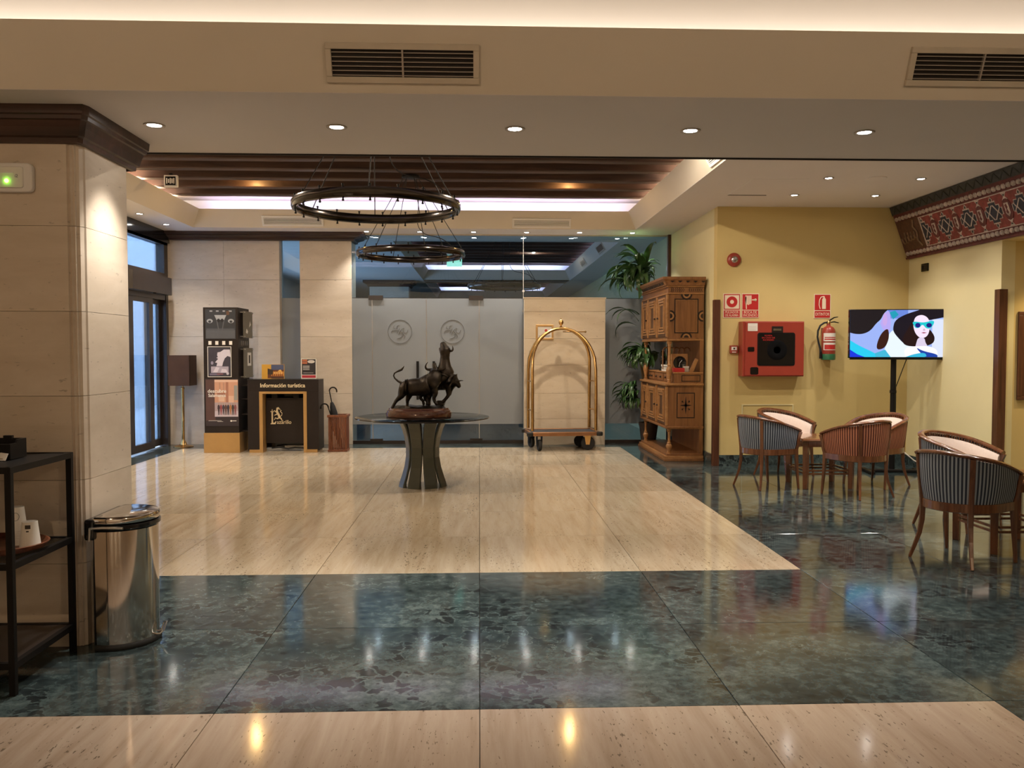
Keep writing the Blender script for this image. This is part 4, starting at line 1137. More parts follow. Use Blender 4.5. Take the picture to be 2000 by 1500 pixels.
ly.append(((.50, .48, .48), R4(.14, .28, .80, .30)))
img('flyer', .23, .30, 0, .152, ly, t)
B().box(-.12, .12, .0005, .004, 0, .31).build('acrylic_sheet', 'clear', t); B().box(-.12, .12, .0, .10, 0, .004).build('acrylic_foot', 'clear', t)

# umbrella stand
t = thing('umbrella_stand', 'square reddish slatted wooden umbrella stand beside the counter', 'umbrella stand', (-2.118, 12.80, 0))
s_ = .135
B().box(-s_ + .012, s_ - .012, -s_ + .012, s_ - .012, .01, .03).build('floor_board', 'redwood', t)
sl = B().box(-.0075, .0075, 0, .010, .02, .525).mesh('slat', 'redwood')
for k in range(11):
    x = -.118 + .0236 * k
    inst(sl, 'slat', t, (x, -s_, 0)); inst(sl, 'slat', t, (x, s_ - .01, 0))
    inst(sl, 'slat', t, (-s_, x, 0), (0, 0, -PI / 2)); inst(sl, 'slat', t, (s_ - .01, x, 0), (0, 0, -PI / 2))
for z0, z1, e in ((.0, .03, .008), (.515, .55, .014)):
    b = B(); q = s_ + e
    b.box(-q, q, -q, -q + .03, z0, z1).box(-q, q, q - .03, q, z0, z1).box(-q, -q + .03, -q + .03, q - .03, z0, z1).box(q - .03, q, -q + .03, q - .03, z0, z1)
    b.build('rim', 'redwood', t, bevel=.004)
B().box(-s_ + .014, s_ - .014, -s_ + .014, s_ - .014, .03, .034).build('liner', 'black', t)
def umbrella(label, foot, top, hook, spread):
    u = thing('umbrella', label, 'umbrella', (foot[0], foot[1], .05), 0, 'umbrellas in the stand')
    f = Vector((0, 0, 0)); tp = Vector((top[0] - foot[0], top[1] - foot[1], top[2] - .05))
    P_ = lambda a: f.lerp(tp, a)
    B().tube([P_(0), P_(.1), P_(.45), P_(.60), P_(.72), P_(.80)], [.008, .03, spread * .8, spread, spread * .75, .02], 9).build('canopy', 'fabric_black', u)
    B().tube([P_(.5), P_(1)], .008, 6).build('shaft', 'black', u)
    h = [P_(1)]
    for k in range(1, 9):
        a = PI * k / 8
        h.append(P_(1) + Vector((hook * .055 * (1 - math.cos(a)), 0, .055 * math.sin(a))))
    h.append(h[-1] + Vector((0, 0, -.02)))
    B().tube(h, .011, 8).build('handle', 'blackgloss', u)
umbrella('black umbrella with a crook handle leaning left, taller of the pair', (-2.10, 12.868), (-2.265, 12.86, .90), 1, .055)
umbrella('black folded umbrella slumped in the stand, its crook lower on the left', (-2.07, 12.735), (-2.255, 12.70, .66), -1, .05)

# floor lamp
t = thing('floor_lamp', 'brass floor lamp with square brown shade by the entrance door', 'floor lamp', (-4.645, 13.42, 0))
B().lathe([(.15, 0), (.15, .012), (.13, .02), (.07, .03), (.05, .045), (.045, .07), (.025, .10), (.02, .13)], 24).build('base', 'brass', t)
B().lathe([(.022, .10), (.022, .40), (.026, .41), (.022, .42), (.022, .90), (.03, .91), (.03, .93), (.012, .94), (.012, 1.05)], 14).build('pole', 'brass', t)
b = B(); x, y = .165, .165
for a in ((-x, x, -y, -y + .004), (-x, x, y - .004, y), (-x, -x + .004, -y, y), (x - .004, x, -y, y)): b.box(*a, .965, 1.437)
b.build('shade', 'shade', t)
B().tube([(-.16, 0, 1.02), (.16, 0, 1.02)], .004, 6).tube([(0, -.16, 1.02), (0, .16, 1.02)], .004, 6).build('shade_spider', 'brass', t)
B().sphere((0, 0, 1.10), .04).build('bulb', 'paper', t)
# ================================================================= CARVED CABINET
cb = thing('carved_cabinet', 'tall carved oak cabinet with inlaid side panels standing against the side wall', 'cabinet', (0, 0, 0))
X0, X1, Y0, Y1 = 2.56, 3.06, 11.42, 13.22
def slabz(name, out, z0, z1, mat='oak', bev=.004, ex=0.0):
    return B().box(X0 - out, X1, Y0 - out, Y1 + out - ex, z0, z1).build(name, mat, cb, bevel=bev)
slabz('plinth', .045, 0, .035, 'oak'); slabz('plinth', .03, .035, .07, 'oak_light'); slabz('plinth', .005, .07, .10, 'oak')
slabz('moulding', .0, .435, .452, 'oak_light'); slabz('moulding', .022, .452, .475, 'oak')
B().box(X0 + .01, X1, Y0 + .01, Y1 - .01, .475, 1.02).build('lower_body', 'oak', cb)
slabz('moulding', .012, 1.02, 1.035, 'oak'); slabz('moulding', .03, 1.035, 1.062, 'oak_light')
B().box(X0 + .10, X1, Y0 + .012, Y1 - .05, 1.062, 1.195).build('drawer_case', 'oak', cb)
B().box(X0 + .085, X1, Y0 + .0, Y1 - .04, 1.195, 1.215).build('shelf_edge', 'oak_light', cb, bevel=.003)
B().box(X1 - .02, X1, Y0 + .02, Y1 - .02, 1.215, 1.645).build('back_panel', 'oak', cb)
B().box(X1 - .02, X1, Y0 + .02, Y1 - .02, .10, .435).build('back_panel', 'oak', cb)
B().box(X1 - .05, X1, Y0 + .005, Y0 + .05, .10, .435).box(X1 - .05, X1, Y0 + .005, Y0 + .05, 1.215, 1.645).build('rear_post', 'oak', cb)
slabz('moulding', .004, 1.645, 1.665, 'oak_light'); slabz('moulding', .0, 1.665, 1.685, 'oak')
B().box(X0 + .012, X1, Y0 + .012, Y1 - .012, 1.685, 2.275).build('upper_body', 'oak', cb)
slabz('moulding', .008, 2.275, 2.295, 'oak_light')
B().box(X0 + .008, X1, Y0 + .008, Y1 - .008, 2.295, 2.375).build('frieze', 'oak', cb)
slabz('moulding', .015, 2.375, 2.39, 'oak_light')
B().sweep([(0, 2.39), (.03, 2.395), (.04, 2.42), (.055, 2.445), (.085, 2.475), (.085, 2.505), (0, 2.505)], [(X1, Y0, 0, -1), (X0, Y0, -1, -1), (X0, Y1, -1, 1), (X1, Y1, 0, 1)]).build('cornice', 'oak', cb)
B().box(X0, X1, Y0, Y1, 2.40, 2.504).build('top', 'oak', cb)
# balusters
def baluster(x, y, z0, h):
    pr_ = [(.032, 0), (.032, .03), (.022, .045), (.03, .07), (.022, .085), (.024, .12), (.040, .24), (.044, .30), (.036, .36), (.022, .40), (.030, .42), (.030, .44), (.019, .46), (.017, .70), (.020, .86), (.030, .89), (.022, .91), (.032, .93), (.032, 1.0)]
    B().lathe([(r, z * h) for r, z in pr_], 14).build('baluster', 'oak_light', cb, (x, y, z0))
for y in (Y0 + .06, Y1 - .12):
    baluster(X0 + .045, y, .10, .335); baluster(X0 + .04, y, 1.062, .583)
# inlay on the side that faces the hall
def inl(b, x0, x1, z0, z1, w_=.013, y=None):
    y = Y0 + .0085 if y is None else y
    b.box(x0, x1, y, y + .004, z0, z0 + w_); b.box(x0, x1, y, y + .004, z1 - w_, z1); b.box(x0, x0 + w_, y, y + .004, z0 + w_, z1 - w_); b.box(x1 - w_, x1, y, y + .004, z0 + w_, z1 - w_)
xm = (X0 + X1) / 2 + .01
b = B(); inl(b, xm - .165, xm + .165, 1.745, 2.215); b.build('inlay_frame', 'inlay', cb)
b = B(); inl(b, xm - .148, xm + .148, 1.762, 2.198, .005); b.build('inlay_line', 'oak_light', cb)
for cx, cz, a0 in ((xm, 2.275, PI), (xm, 1.685, 0), (xm - .225, 1.98, -PI / 2), (xm + .228, 1.98, PI / 2)):
    for r0, r1, mt in ((.055, .078, 'inlay'), (.034, .055, 'oak_light'), (.0, .034, 'inlay')):
        b = B(); n = 12
        po = [(cx + r1 * math.cos(a0 + PI * k / n), Y0 + .006, cz + r1 * math.sin(a0 + PI * k / n)) for k in range(n + 1)]
        pi_ = [(cx + r0 * math.cos(a0 + PI * k / n), Y0 + .006, cz + r0 * math.sin(a0 + PI * k / n)) for k in range(n + 1)]
        for k in range(n): b.prism([po[k], po[k + 1], pi_[k + 1], pi_[k]], (0, .006, 0)) if r0 > 0 else b.prism([po[k], po[k + 1], (cx, Y0 + .006, cz)], (0, .006, 0))
        b.build('inlay_roundel', mt, cb)
b = B()
for k in range(7):
    for s in (-1, 1):
        x = xm + s * (.03 + .028 * k)
        b.prism([(x, Y0 + .004, 2.335), (x + s * .014, Y0 + .004, 2.362), (x + s * .02, Y0 + .004, 2.362), (x + s * .008, Y0 + .004, 2.335), (x + s * .02, Y0 + .004, 2.308), (x + s * .014, Y0 + .004, 2.308)], (0, .005, 0))
b.build('inlay_chevrons', 'inlay', cb)
b = B()
for k in range(5):
    x = xm - .21 + .105 * k
    b.prism([(x - .03, Y0 - .068, 2.452), (x + .03, Y0 - .068, 2.452), (x + .015, Y0 - .062, 2.438), (x, Y0 - .056, 2.428), (x - .015, Y0 - .062, 2.438)], (0, .02, 0))
b.build('carved_frieze', 'inlay', cb)
b = B()
for k in range(20):
    y = Y0 + .06 + .085 * k
    b.prism([(X0 - .064, y, 2.446), (X0 - .064, y + .035, 2.446), (X0 - .046, y + .05, 2.408), (X0 - .046, y + .015, 2.408)], (.03, 0, 0))
b.build('dentils', 'inlay', cb)
b = B(); inl(b, xm - .125, xm + .125, .585, .935); b.build('inlay_frame', 'inlay', cb)
b = B()
for (dx, dz) in ((0, .125), (0, -.125), (.085, 0), (-.085, 0)):
    px_, pz_ = (.016, 0) if dz else (0, .016)
    b.prism([(xm - px_, Y0 + .006, .76 - pz_), (xm + dx, Y0 + .006, .76 + dz), (xm + px_, Y0 + .006, .76 + pz_)], (0, .006, 0))
for sx in (-1, 1):
    for sz in (-1, 1): b.prism([(xm + sx * .03, Y0 + .006, .76 + sz * .035), (xm + sx * .06, Y0 + .006, .76 + sz * .05), (xm + sx * .045, Y0 + .006, .76 + sz * .07)], (0, .006, 0))
b.build('inlay_star', 'inlay', cb)
b = B(); inl(b, xm - .06, xm + .20, 1.085, 1.175, .010, Y0 + .010); b.build('inlay_frame', 'inlay', cb)
for k in range(5):
    x = xm - .14 + .075 * k
    b = B(); b.tube([(x + .045 * math.cos(PI * j / 8), Y0 + .62, 1.50 + .055 * math.sin(PI * j / 8)) for j in range(9)], .010, 6); b.tube([(x - .045, Y0 + .62, 1.24), (x - .045, Y0 + .62, 1.50)], .009, 6)
    b.build('arcade', 'oak', cb)
# doors towards the hall
def door(y0, y1, z0, z1, knob):
    d = B().box(X0 - .006, X0 + .014, y0, y1, z0, z1).build('door', 'oak_dark', cb, bevel=.003)
    w_ = y1 - y0; h = z1 - z0
    for f0, f1, o1 in ((.07, .95, .014), (.16, .88, .020), (.26, .80, .014)):
        b = B(); s0 = y0 + w_ * f0; s1 = y1 - w_ * f0; t0 = z0 + h * (f0 * .7 + .02); t1 = z0 + h * f1; e = .022
        b.box(X0 - o1, X0 - .004, s0, s1, t0, t0 + e); b.box(X0 - o1, X0 - .004, s0, s1, t1 - e, t1)
        b.box(X0 - o1, X0 - .004, s0, s0 + e, t0 + e, t1 - e); b.box(X0 - o1, X0 - .004, s1 - e, s1, t0 + e, t1 - e)
        b.build('panel_moulding', 'oak_light', d)
    for k in range(3):
        q = .16 + .05 * k
        B().box(X0 - .026 + .004 * k, X0 - .004, y0 + w_ * q, y1 - w_ * q, z1 - h * (.08 + .055 * k) - .018, z1 - h * (.08 + .055 * k)).build('pediment_step', 'oak_light', d)
    B().sphere((X0 - .022, knob, z0 + h * .47), .014, 10, 6).build('knob', 'inlay', d)
for z0, z1 in ((1.70, 2.265), (.49, 1.01)):
    door(11.50, 12.02, z0, z1, 11.98); door(12.14, 12.68, z0, z1, 12.18); door(12.76, 13.14, z0, z1, 12.80)
    for y in (11.44, 12.08, 12.72, 13.18): B().box(X0 - .018, X0 + .012, y - .022, y + .022, z0 - .005, z1 + .005).build('pilaster', 'oak_light', cb, bevel=.004)
for y0, y1 in ((11.50, 12.02), (12.10, 12.64), (12.72, 13.12)):
    d = B().box(X0 + .088, X0 + .102, y0, y1, 1.08, 1.18).build('drawer', 'oak', cb, bevel=.003)
    for y in (y0 + .12, y1 - .12): B().sphere((X0 + .078, y, 1.13), .015, 10, 6).build('knob', 'inlay', d)
# objects on the open shelf
zsf = 1.215
for i, (y, h_, mt, lb) in enumerate(((11.80, .035, 'paper', 'white magazine lying lowest in the stack on the cabinet shelf'), (11.78, .03, 'charcoal', 'dark magazine in the middle of the stack on the cabinet shelf'), (11.82, .03, 'paper', 'white magazine lying on top of the stack on the cabinet shelf'))):
    z = zsf + sum((.035, .03, .03)[:i])
    b = thing('magazine', lb, 'magazine', (2.735 + .01 * i, y + .27, z), .08 * i, 'magazines on the cabinet shelf')
    B().box(-.08, .10, -.15, .15, 0, h_ - .001).build('pages', 'paper', b); B().box(-.082, .102, -.152, .152, h_ - .006, h_ - .001).build('cover', mt, b)
b = thing('book', 'small red book lying at the front of the cabinet shelf', 'book', (2.735, 11.53, zsf))
B().box(-.075, .075, -.055, .055, 0, .055).build('cover', 'signred', b); B().box(-.07, .077, -.057, -.02, .006, .049).build('pages', 'signred', b)
b = thing('small_box', 'small pale box standing right of the red book on the cabinet shelf', 'box', (2.86, 11.60, zsf))
B().box(-.035, .035, -.03, .03, 0, .075).build('body', 'grilleframe', b, bevel=.004); B().box(-.037, .037, -.032, .032, .06, .078).build('lid', 'paper', b)
b = thing('clock', 'square wooden clock with a dark round face on the cabinet shelf', 'clock', (2.80, 11.74, zsf))
B().box(-.115, .115, -.03, .03, 0, .25).build('case', 'oak_light', b, bevel=.006)
B().lathe([(1e-5, 0), (.085, 0), (.092, .004), (.088, .010), (.078, .006)], 24).build('face', 'blackgloss', b, (0, -.03, .125), (PI / 2, 0, 0))
B().tube([(0, -.037, .125), (.03, -.037, .16)], .004, 5).tube([(0, -.037, .125), (-.01, -.037, .07)], .003, 5).build('hands', 'steel', b)
b = thing('carved_block', 'long narrow wooden block leaning on the clock in the cabinet', 'ornament', (2.90, 11.48, zsf))
B().prism([(-.03, -.02, 0), (.03, -.02, 0), (.10, -.02, .17), (.06, -.02, .19)], (0, .05, 0)).build('block', 'oak_light', b, bevel=.004)
b = thing('figurine', 'small dark figurine at the back of the cabinet shelf by the leaves', 'ornament', (2.70, 12.35, zsf))
B().lathe([(.05, 0), (.05, .02), (.03, .03), (.035, .10), (.045, .16), (.03, .20), (.015, .22), (.028, .25), (.028, .28), (1e-5, .305)], 12).build('figure', 'bronze', b)

# ================================================================= PLANT
pl = thing('potted_dracaena', 'tall dracaena with long drooping leaves behind the carved cabinet', 'plant', (2.72, 13.46, 0))
B().lathe([(.11, 0), (.15, .30), (.16, .32), (.16, .36), (.14, .36), (.13, .30), (1e-5, .30)], 20).build('pot', 'terracotta', pl)
for a, h, dx, dy in ((0, 2.62, -.10, -.10), (2, 1.45, -.16, -.06), (4, .85, -.24, -.05)):
    B().tube([(0.03 * math.cos(a), .03 * math.sin(a), .28), (dx * .4, dy * .4, h * .6), (dx, dy, h)], [.026, .022, .02], 8).build('cane', 'cane', pl)
def leaf_mesh(L, W, droop, curl):
    W *= 1.25
    n = 9; vs = []; fs = []
    x, z, a = 0.0, 0.0, 1.15 - droop * .2
    for i in range(n + 1):
        t_ = i / n
        ww = W * (math.sin(PI * min(1, .12 + t_ * .9)) ** .7) * (1 if t_ < .98 else .15)
        if i == n: ww = .002
        vs += [(x, -ww, z + ww * .35 + curl * .02 * math.sin(7 * t_)), (x, 0, z), (x, ww, z + ww * .35 - curl * .02 * math.sin(6 * t_))]
        x += L / n * math.cos(a); z += L / n * math.sin(a); a -= droop * (.12 + .24 * t_)
    for i in range(n):
        k = i * 3
        fs += [(k, k + 1, k + 4, k + 3), (k + 1, k + 2, k + 5, k + 4)]
    return B().add(vs, fs, 0, True).mesh('leaf', 'leaf')
lm = [leaf_mesh(.62, .036, 1.15, .6), leaf_mesh(.55, .040, 1.4, -.5), leaf_mesh(.70, .034, 1.0, .8), leaf_mesh(.48, .036, 1.65, .3), leaf_mesh(.40, .034, .8, -.4)]
rr = random.Random(11)
def crown(c, n, spread, s=1.0):
    for k in range(n):
        a = 2 * PI * k * .381966 + rr.uniform(-.25, .25)
        k_ = .55 if math.cos(a) > .55 else (.75 if math.cos(a) > .2 else 1)
        inst(lm[rr.randrange(5)], 'leaf', pl, (c[0], c[1], c[2] + .14 * k / n - .05), (rr.uniform(-.2, .2), rr.uniform(-.25, .45) * (1 - k / n) - .55 * (k / n), a), (k_ * s * rr.uniform(.85, 1.1),) * 3)
def fan(c, n, a0, a1, s=1.0):
    for k in range(n):
        a = a0 + (a1 - a0) * (k + .5) / n + rr.uniform(-.15, .15)
        inst(lm[rr.choice((0, 1, 2, 3, 3))], 'leaf', pl, (c[0] + rr.uniform(-.04, .04), c[1] + rr.uniform(-.04, .04), c[2] + rr.uniform(-.12, .12)), (rr.uniform(-.2, .2), rr.uniform(.0, .5), a), (s * rr.uniform(.85, 1.1),) * 3)
crown((-.12, -.14, 2.66), 44, 1, 1.05); fan((-.20, -.22, 2.62), 50, 2.2, 4.9, 1.0)
fan((-.12, -.12, 1.44), 66, 2.2, 5.0, .68); fan((-.05, -.14, 1.44), 16, 4.2, 5.2, .72)
fan((-.24, -.08, .82), 62, 2.2, 4.6, .62)
fan((-.18, -.02, 1.98), 4, 2.6, 3.6, .9)

# ================================================================= BARREL CHAIRS
def chair_path(n=36):
    """plan path from the left arm front round the back to the right arm front; gives (x, y, u 0..1)"""
    pts = [(-.285, .25), (-.29, .12)]
    for k in range(n + 1):
        a = PI + PI * k / n
        pts.append((.292 * math.cos(a), .292 * math.sin(a)))
    pts += [(.29, .12), (.285, .25)]
    return pts
def dense(pts, m):
    L = [0]
    for i in range(1, len(pts)): L.append(L[-1] + math.dist(pts[i], pts[i - 1]))
    out = []
    for k in range(m + 1):
        d = L[-1] * k / m
        i = max(j for j in range(len(L)) if L[j] <= d + 1e-9); i = min(i, len(pts) - 2)
        f = (d - L[i]) / (L[i + 1] - L[i])
        out.append((pts[i][0] + (pts[i + 1][0] - pts[i][0]) * f, pts[i][1] + (pts[i + 1][1] - pts[i][1]) * f, k / m))
    return out
CP = dense(chair_path(), 60)
def rail_z(u):
    c = abs(u - .5) * 2
    return .785 - .155 * (c ** 1.7)
def flare(z): return .875 + .125 * min(1.0, max(0.0, (z - .42) / .33)) ** .8
def make_chair(name, fabric):
    def surf(u, f, off=0.0):
        k = u * 60; i = min(int(k), 59); fr_ = k - i
        x = CP[i][0] + (CP[i + 1][0] - CP[i][0]) * fr_; y = CP[i][1] + (CP[i + 1][1] - CP[i][1]) * fr_
        z = .44 + (rail_z(u) - .44) * f
        s = flare(z) if z > .42 else .875
        # outward normal in plan
        i0, i1 = max(i - 1, 0), min(i + 2, 60)
        tx, ty = CP[i1][0] - CP[i0][0], CP[i1][1] - CP[i0][1]; l = math.hypot(tx, ty)
        nx, ny = ty / l, -tx / l
        yy = y * s + (.02 * (1 - s) if y > 0 else 0)
        return Vector((x * s + nx * off, yy + ny * off, z))
    t = thing(name, None, None)
    # seat apron
    b = B(); vs = []; m = 40
    for k in range(m + 1):
        u = k / m
        for off, z in ((.004, .375), (.012, .38), (.012, .44), (-.03, .445), (-.03, .375)):
            p = surf(u, 0, off); vs.append((p.x, p.y, z))
    fs = [(i * 5 + q, i * 5 + (q + 1) % 5, i * 5 + 5 + (q + 1) % 5, i * 5 + 5 + q) for i in range(m) for q in range(5)] + [(0, 1, 2, 3, 4), tuple(m * 5 + q for q in range(5))]
    b.add(vs, fs)
    b.prism([(-.25, .20, .375), (.25, .20, .375), (.25, .235, .375), (0, .255, .375), (-.25, .235, .375)], (0, 0, .07))
    b.build('seat_frame', 'chairwood', t)
    # cushion
    ol = [surf(k / 30, 0, -.03) for k in range(31)]
    b = B(); vs = []; rings = [(.97, .43), (1.0, .455), (1.0, .485), (.93, .505), (.6, .515)]
    for sc_, z in rings:
        for p in ol: vs.append((p.x * sc_, p.y * sc_, z))
        vs.append((.0, .255 * sc_, z))
    n = 32
    fs = [(i * n + q, i * n + (q + 1) % n, (i + 1) * n + (q + 1) % n, (i + 1) * n + q) for i in range(len(rings) - 1) for q in range(n)] + [tuple((len(rings) - 1) * n + q for q in range(n))]
    b.add(vs, fs, 0, True); b.build('seat_cushion', 'inner', t)
    # outer striped panels between the posts
    posts = (.0, .345, .655, 1.0)
    for i in range(3):
        u0, u1 = posts[i] + .012, posts[i + 1] - .012
        mm = 18 if i != 1 else 18
        b = B(); vs = []; uv = {}
        for k in range(mm + 1):
            u = u0 + (u1 - u0) * k / mm
            for j in range(5):
                p = surf(u, j / 4 * .97, .004 + .006 * math.sin(PI * j / 4)); vs.append(p); uv[len(vs) - 1] = ((u * 56), j / 4)
        fs = [(k * 5 + j, k * 5 + j + 1, k * 5 + 6 + j, k * 5 + 5 + j) for k in range(mm) for j in range(4)]
        b.add(vs, fs, 0, True); b.uv = uv
        b.build('striped_panel', fabric, t)
    # inner upholstery
    b = B(); vs = []; m = 44
    for k in range(m + 1):
        u = .015 + .97 * k / m
        for f, off in ((0.1, -.028), (.15, -.042), (.55, -.048), (.82, -.044), (.90, -.030), (.90, -.008), (.1, -.004)):
            vs.append(surf(u, f, off))
    fs = [(i * 7 + q, i * 7 + (q + 1) % 7, i * 7 + 7 + (q + 1) % 7, i * 7 + 7 + q) for i in range(m) for q in range(7)] + [tuple(range(7)), tuple(m * 7 + q for q in range(7))]
    b.add(vs, fs, 0, True); b.build('back_upholstery', 'inner', t)
    # beaded trim below the rail
    b = B()
    for k in range(64):
        u = .015 + .97 * k / 63
        p0, p1 = surf(u, .90, -.026), surf(u, .985, -.020)
        b.tube([p0, p1], .0042, 4)
    tag(b.build('bead_trim', 'chairwood', t), kind='stuff')
    # rail
    b = B(); vs = []; m = 48
    for k in range(m + 1):
        u = k / m; c = surf(u, 1.0, 0); o_2 = surf(u, 1.0, 1.0) - c
        for off, dz in ((-.030, .004), (-.026, .016), (-.008, .024), (.012, .022), (.024, .012), (.022, .0), (.008, -.008), (-.022, -.006)):
            vs.append(c + o_2 * off + Vector((0, 0, dz)))
    fs = [(i * 8 + q, i * 8 + (q + 1) % 8, i * 8 + 8 + (q + 1) % 8, i * 8 + 8 + q) for i in range(m) for q in range(8)] + [tuple(range(8)), tuple(m * 8 + q for q in range(8))]
    b.add(vs, fs, 0, True); b.build('top_rail', 'chairwood', t)
    # posts running down into the legs
    for u, rear in ((0.004, 0), (.345, 1), (.655, 1), (.996, 0)):
        pts = []; rs = []
        p = surf(u, 0, 0); d = Vector((p.x, p.y, 0)).normalized()
        if rear:
            for z, o in ((0, .085), (.08, .055), (.18, .022), (.28, .006), (.37, .004), (.44, .006)): pts.append(Vector((p.x, p.y, z)) + d * o)
            rs += [.014, .017, .020, .023, .025, .025]
        else:
            d = Vector((p.x * .15, .25, 0)).normalized()
            for z, o in ((0, .02), (.12, .008), (.25, -.004), (.37, -.012), (.44, -.014)): pts.append(Vector((p.x, p.y, z)) + d * o)
            rs += [.014, .017, .021, .025, .026]
        for f in (.25, .5, .75, .98):
            q = surf(u, f, .004)
            if not rear: q = q + Vector((0, -.02 * math.sin(PI * f * .9) + .008 * f, 0))
            pts.append(q); rs.append(.024 if rear else .022 + .006 * f)
        B().tube(pts, rs, 4, up=(d.x, d.y, 0) if False else Vector((d.x, d.y, 0.0))).build('leg', 'chairwood', t, bevel=.003)
    return t
proto = {'stripe_blue': make_chair('barrel_chair', 'stripe_blue'), 'stripe_red': make_chair('barrel_chair', 'stripe_red')}
used = set()
def place_chair(fab, x, y, rz, label):
    o = proto[fab] if fab not in used else copy_tree(proto[fab])
    used.add(fab)
    o.location = (x, y, 0); o.rotation_euler = (0, 0, rz)
    tag(o, label, 'chair', 'barrel chairs of the lounge')
AT = math.atan2
def face(dx, dy): return AT(-dx, dy)
place_chair('stripe_blue', 3.17, 9.21, face(.94, .33), 'blue striped barrel chair at the left side of the far table, seen from behind')
place_chair('stripe_red', 3.935, 8.60, face(-.38, .92), 'red striped barrel chair in front of the far table, seen from behind')
place_chair('stripe_blue', 3.66, 10.0, face(.55, -.83), 'barrel chair behind the far table by the yellow wall, showing its white inside')
place_chair('stripe_red', 4.46, 9.27, face(-.86, -.50), 'red backed barrel chair right of the far table, below the television')
place_chair('stripe_blue', 3.475, 5.92, face(.88, .474), 'nearest barrel chair with blue stripes, seen from behind at the right edge')
place_chair('stripe_blue', 4.10, 7.06, face(.5, -.86), 'barrel chair with white inside behind the nearest blue striped chair')

def lounge_table(x, y, label):
    t = thing('lounge_table', label, 'table', (x, y, 0), 0, 'low square lounge tables')
    B().box(-.31, .31, -.31, .31, .52, .553).build('tabletop', 'tablewood', t, bevel=.012)
    b = B(); b.box(-.26, .26, -.265, -.245, .46, .52).box(-.26, .26, .245, .265, .46, .52).box(-.265, -.245, -.245, .245, .46, .52).box(.245, .265, -.245, .245, .46, .52)
    b.build('apron', 'chairwood', t)
    for sx in (-1, 1):
        for sy in (-1, 1): B().tube([(sx * .25, sy * .25, 0), (sx * .25, sy * .25, .46), (sx * .25, sy * .25, .52)], [.034, .040, .040], 4, up=(1, 1, 0)).build('leg', 'chairwood', t, bevel=.003)
    b = B()
    for z in (.165, .20):
        for s in (-1, 1): b.box(-.23, .23, s * .25 - .008, s * .25 + .008, z - .009, z + .009); b.box(s * .25 - .008, s * .25 + .008, -.23, .23, z - .009, z + .009)
    b.build('stretcher', 'chairwood', t)
lounge_table(3.80, 9.27, 'low square wooden table between the four far barrel chairs')
lounge_table(4.055, 6.30, 'low square wooden table at the right edge beside the nearest chair')

# ================================================================= TELEVISION
tv = thing('television', 'wide flat television on a black pole stand showing a woman in turquoise sunglasses', 'television', (5.115, 10.20, 0), -.15)
TW, TH, TZ = 1.12, .60, 1.415
B().box(-TW / 2, TW / 2, -.018, .03, TZ, TZ + TH).build('housing', 'blackgloss', tv, bevel=.004)
B().box(-TW / 2 + .02, TW / 2 - .02, -.022, .02, TZ - .018, TZ).build('lower_bezel', 'black', tv)
B().box(-.25, .25, .03, .065, TZ + .1, TZ + .5).build('back_box', 'black', tv)
SW, SH = TW - .024, TH - .024
cols_ = {}
def sc_mat(c, s=0.42):
    k = tuple(c)
    if k not in cols_:
        cols_[k] = emit('screen_%d' % len(cols_), tuple(x ** 1.65 for x in c), s)
        cols_[k].node_tree.nodes['Principled BSDF'].inputs['Base Color'].default_value = (.01, .01, .01, 1)
        cols_[k].node_tree.nodes['Principled BSDF'].inputs['Specular IOR Level'].default_value = .15
    return cols_[k]
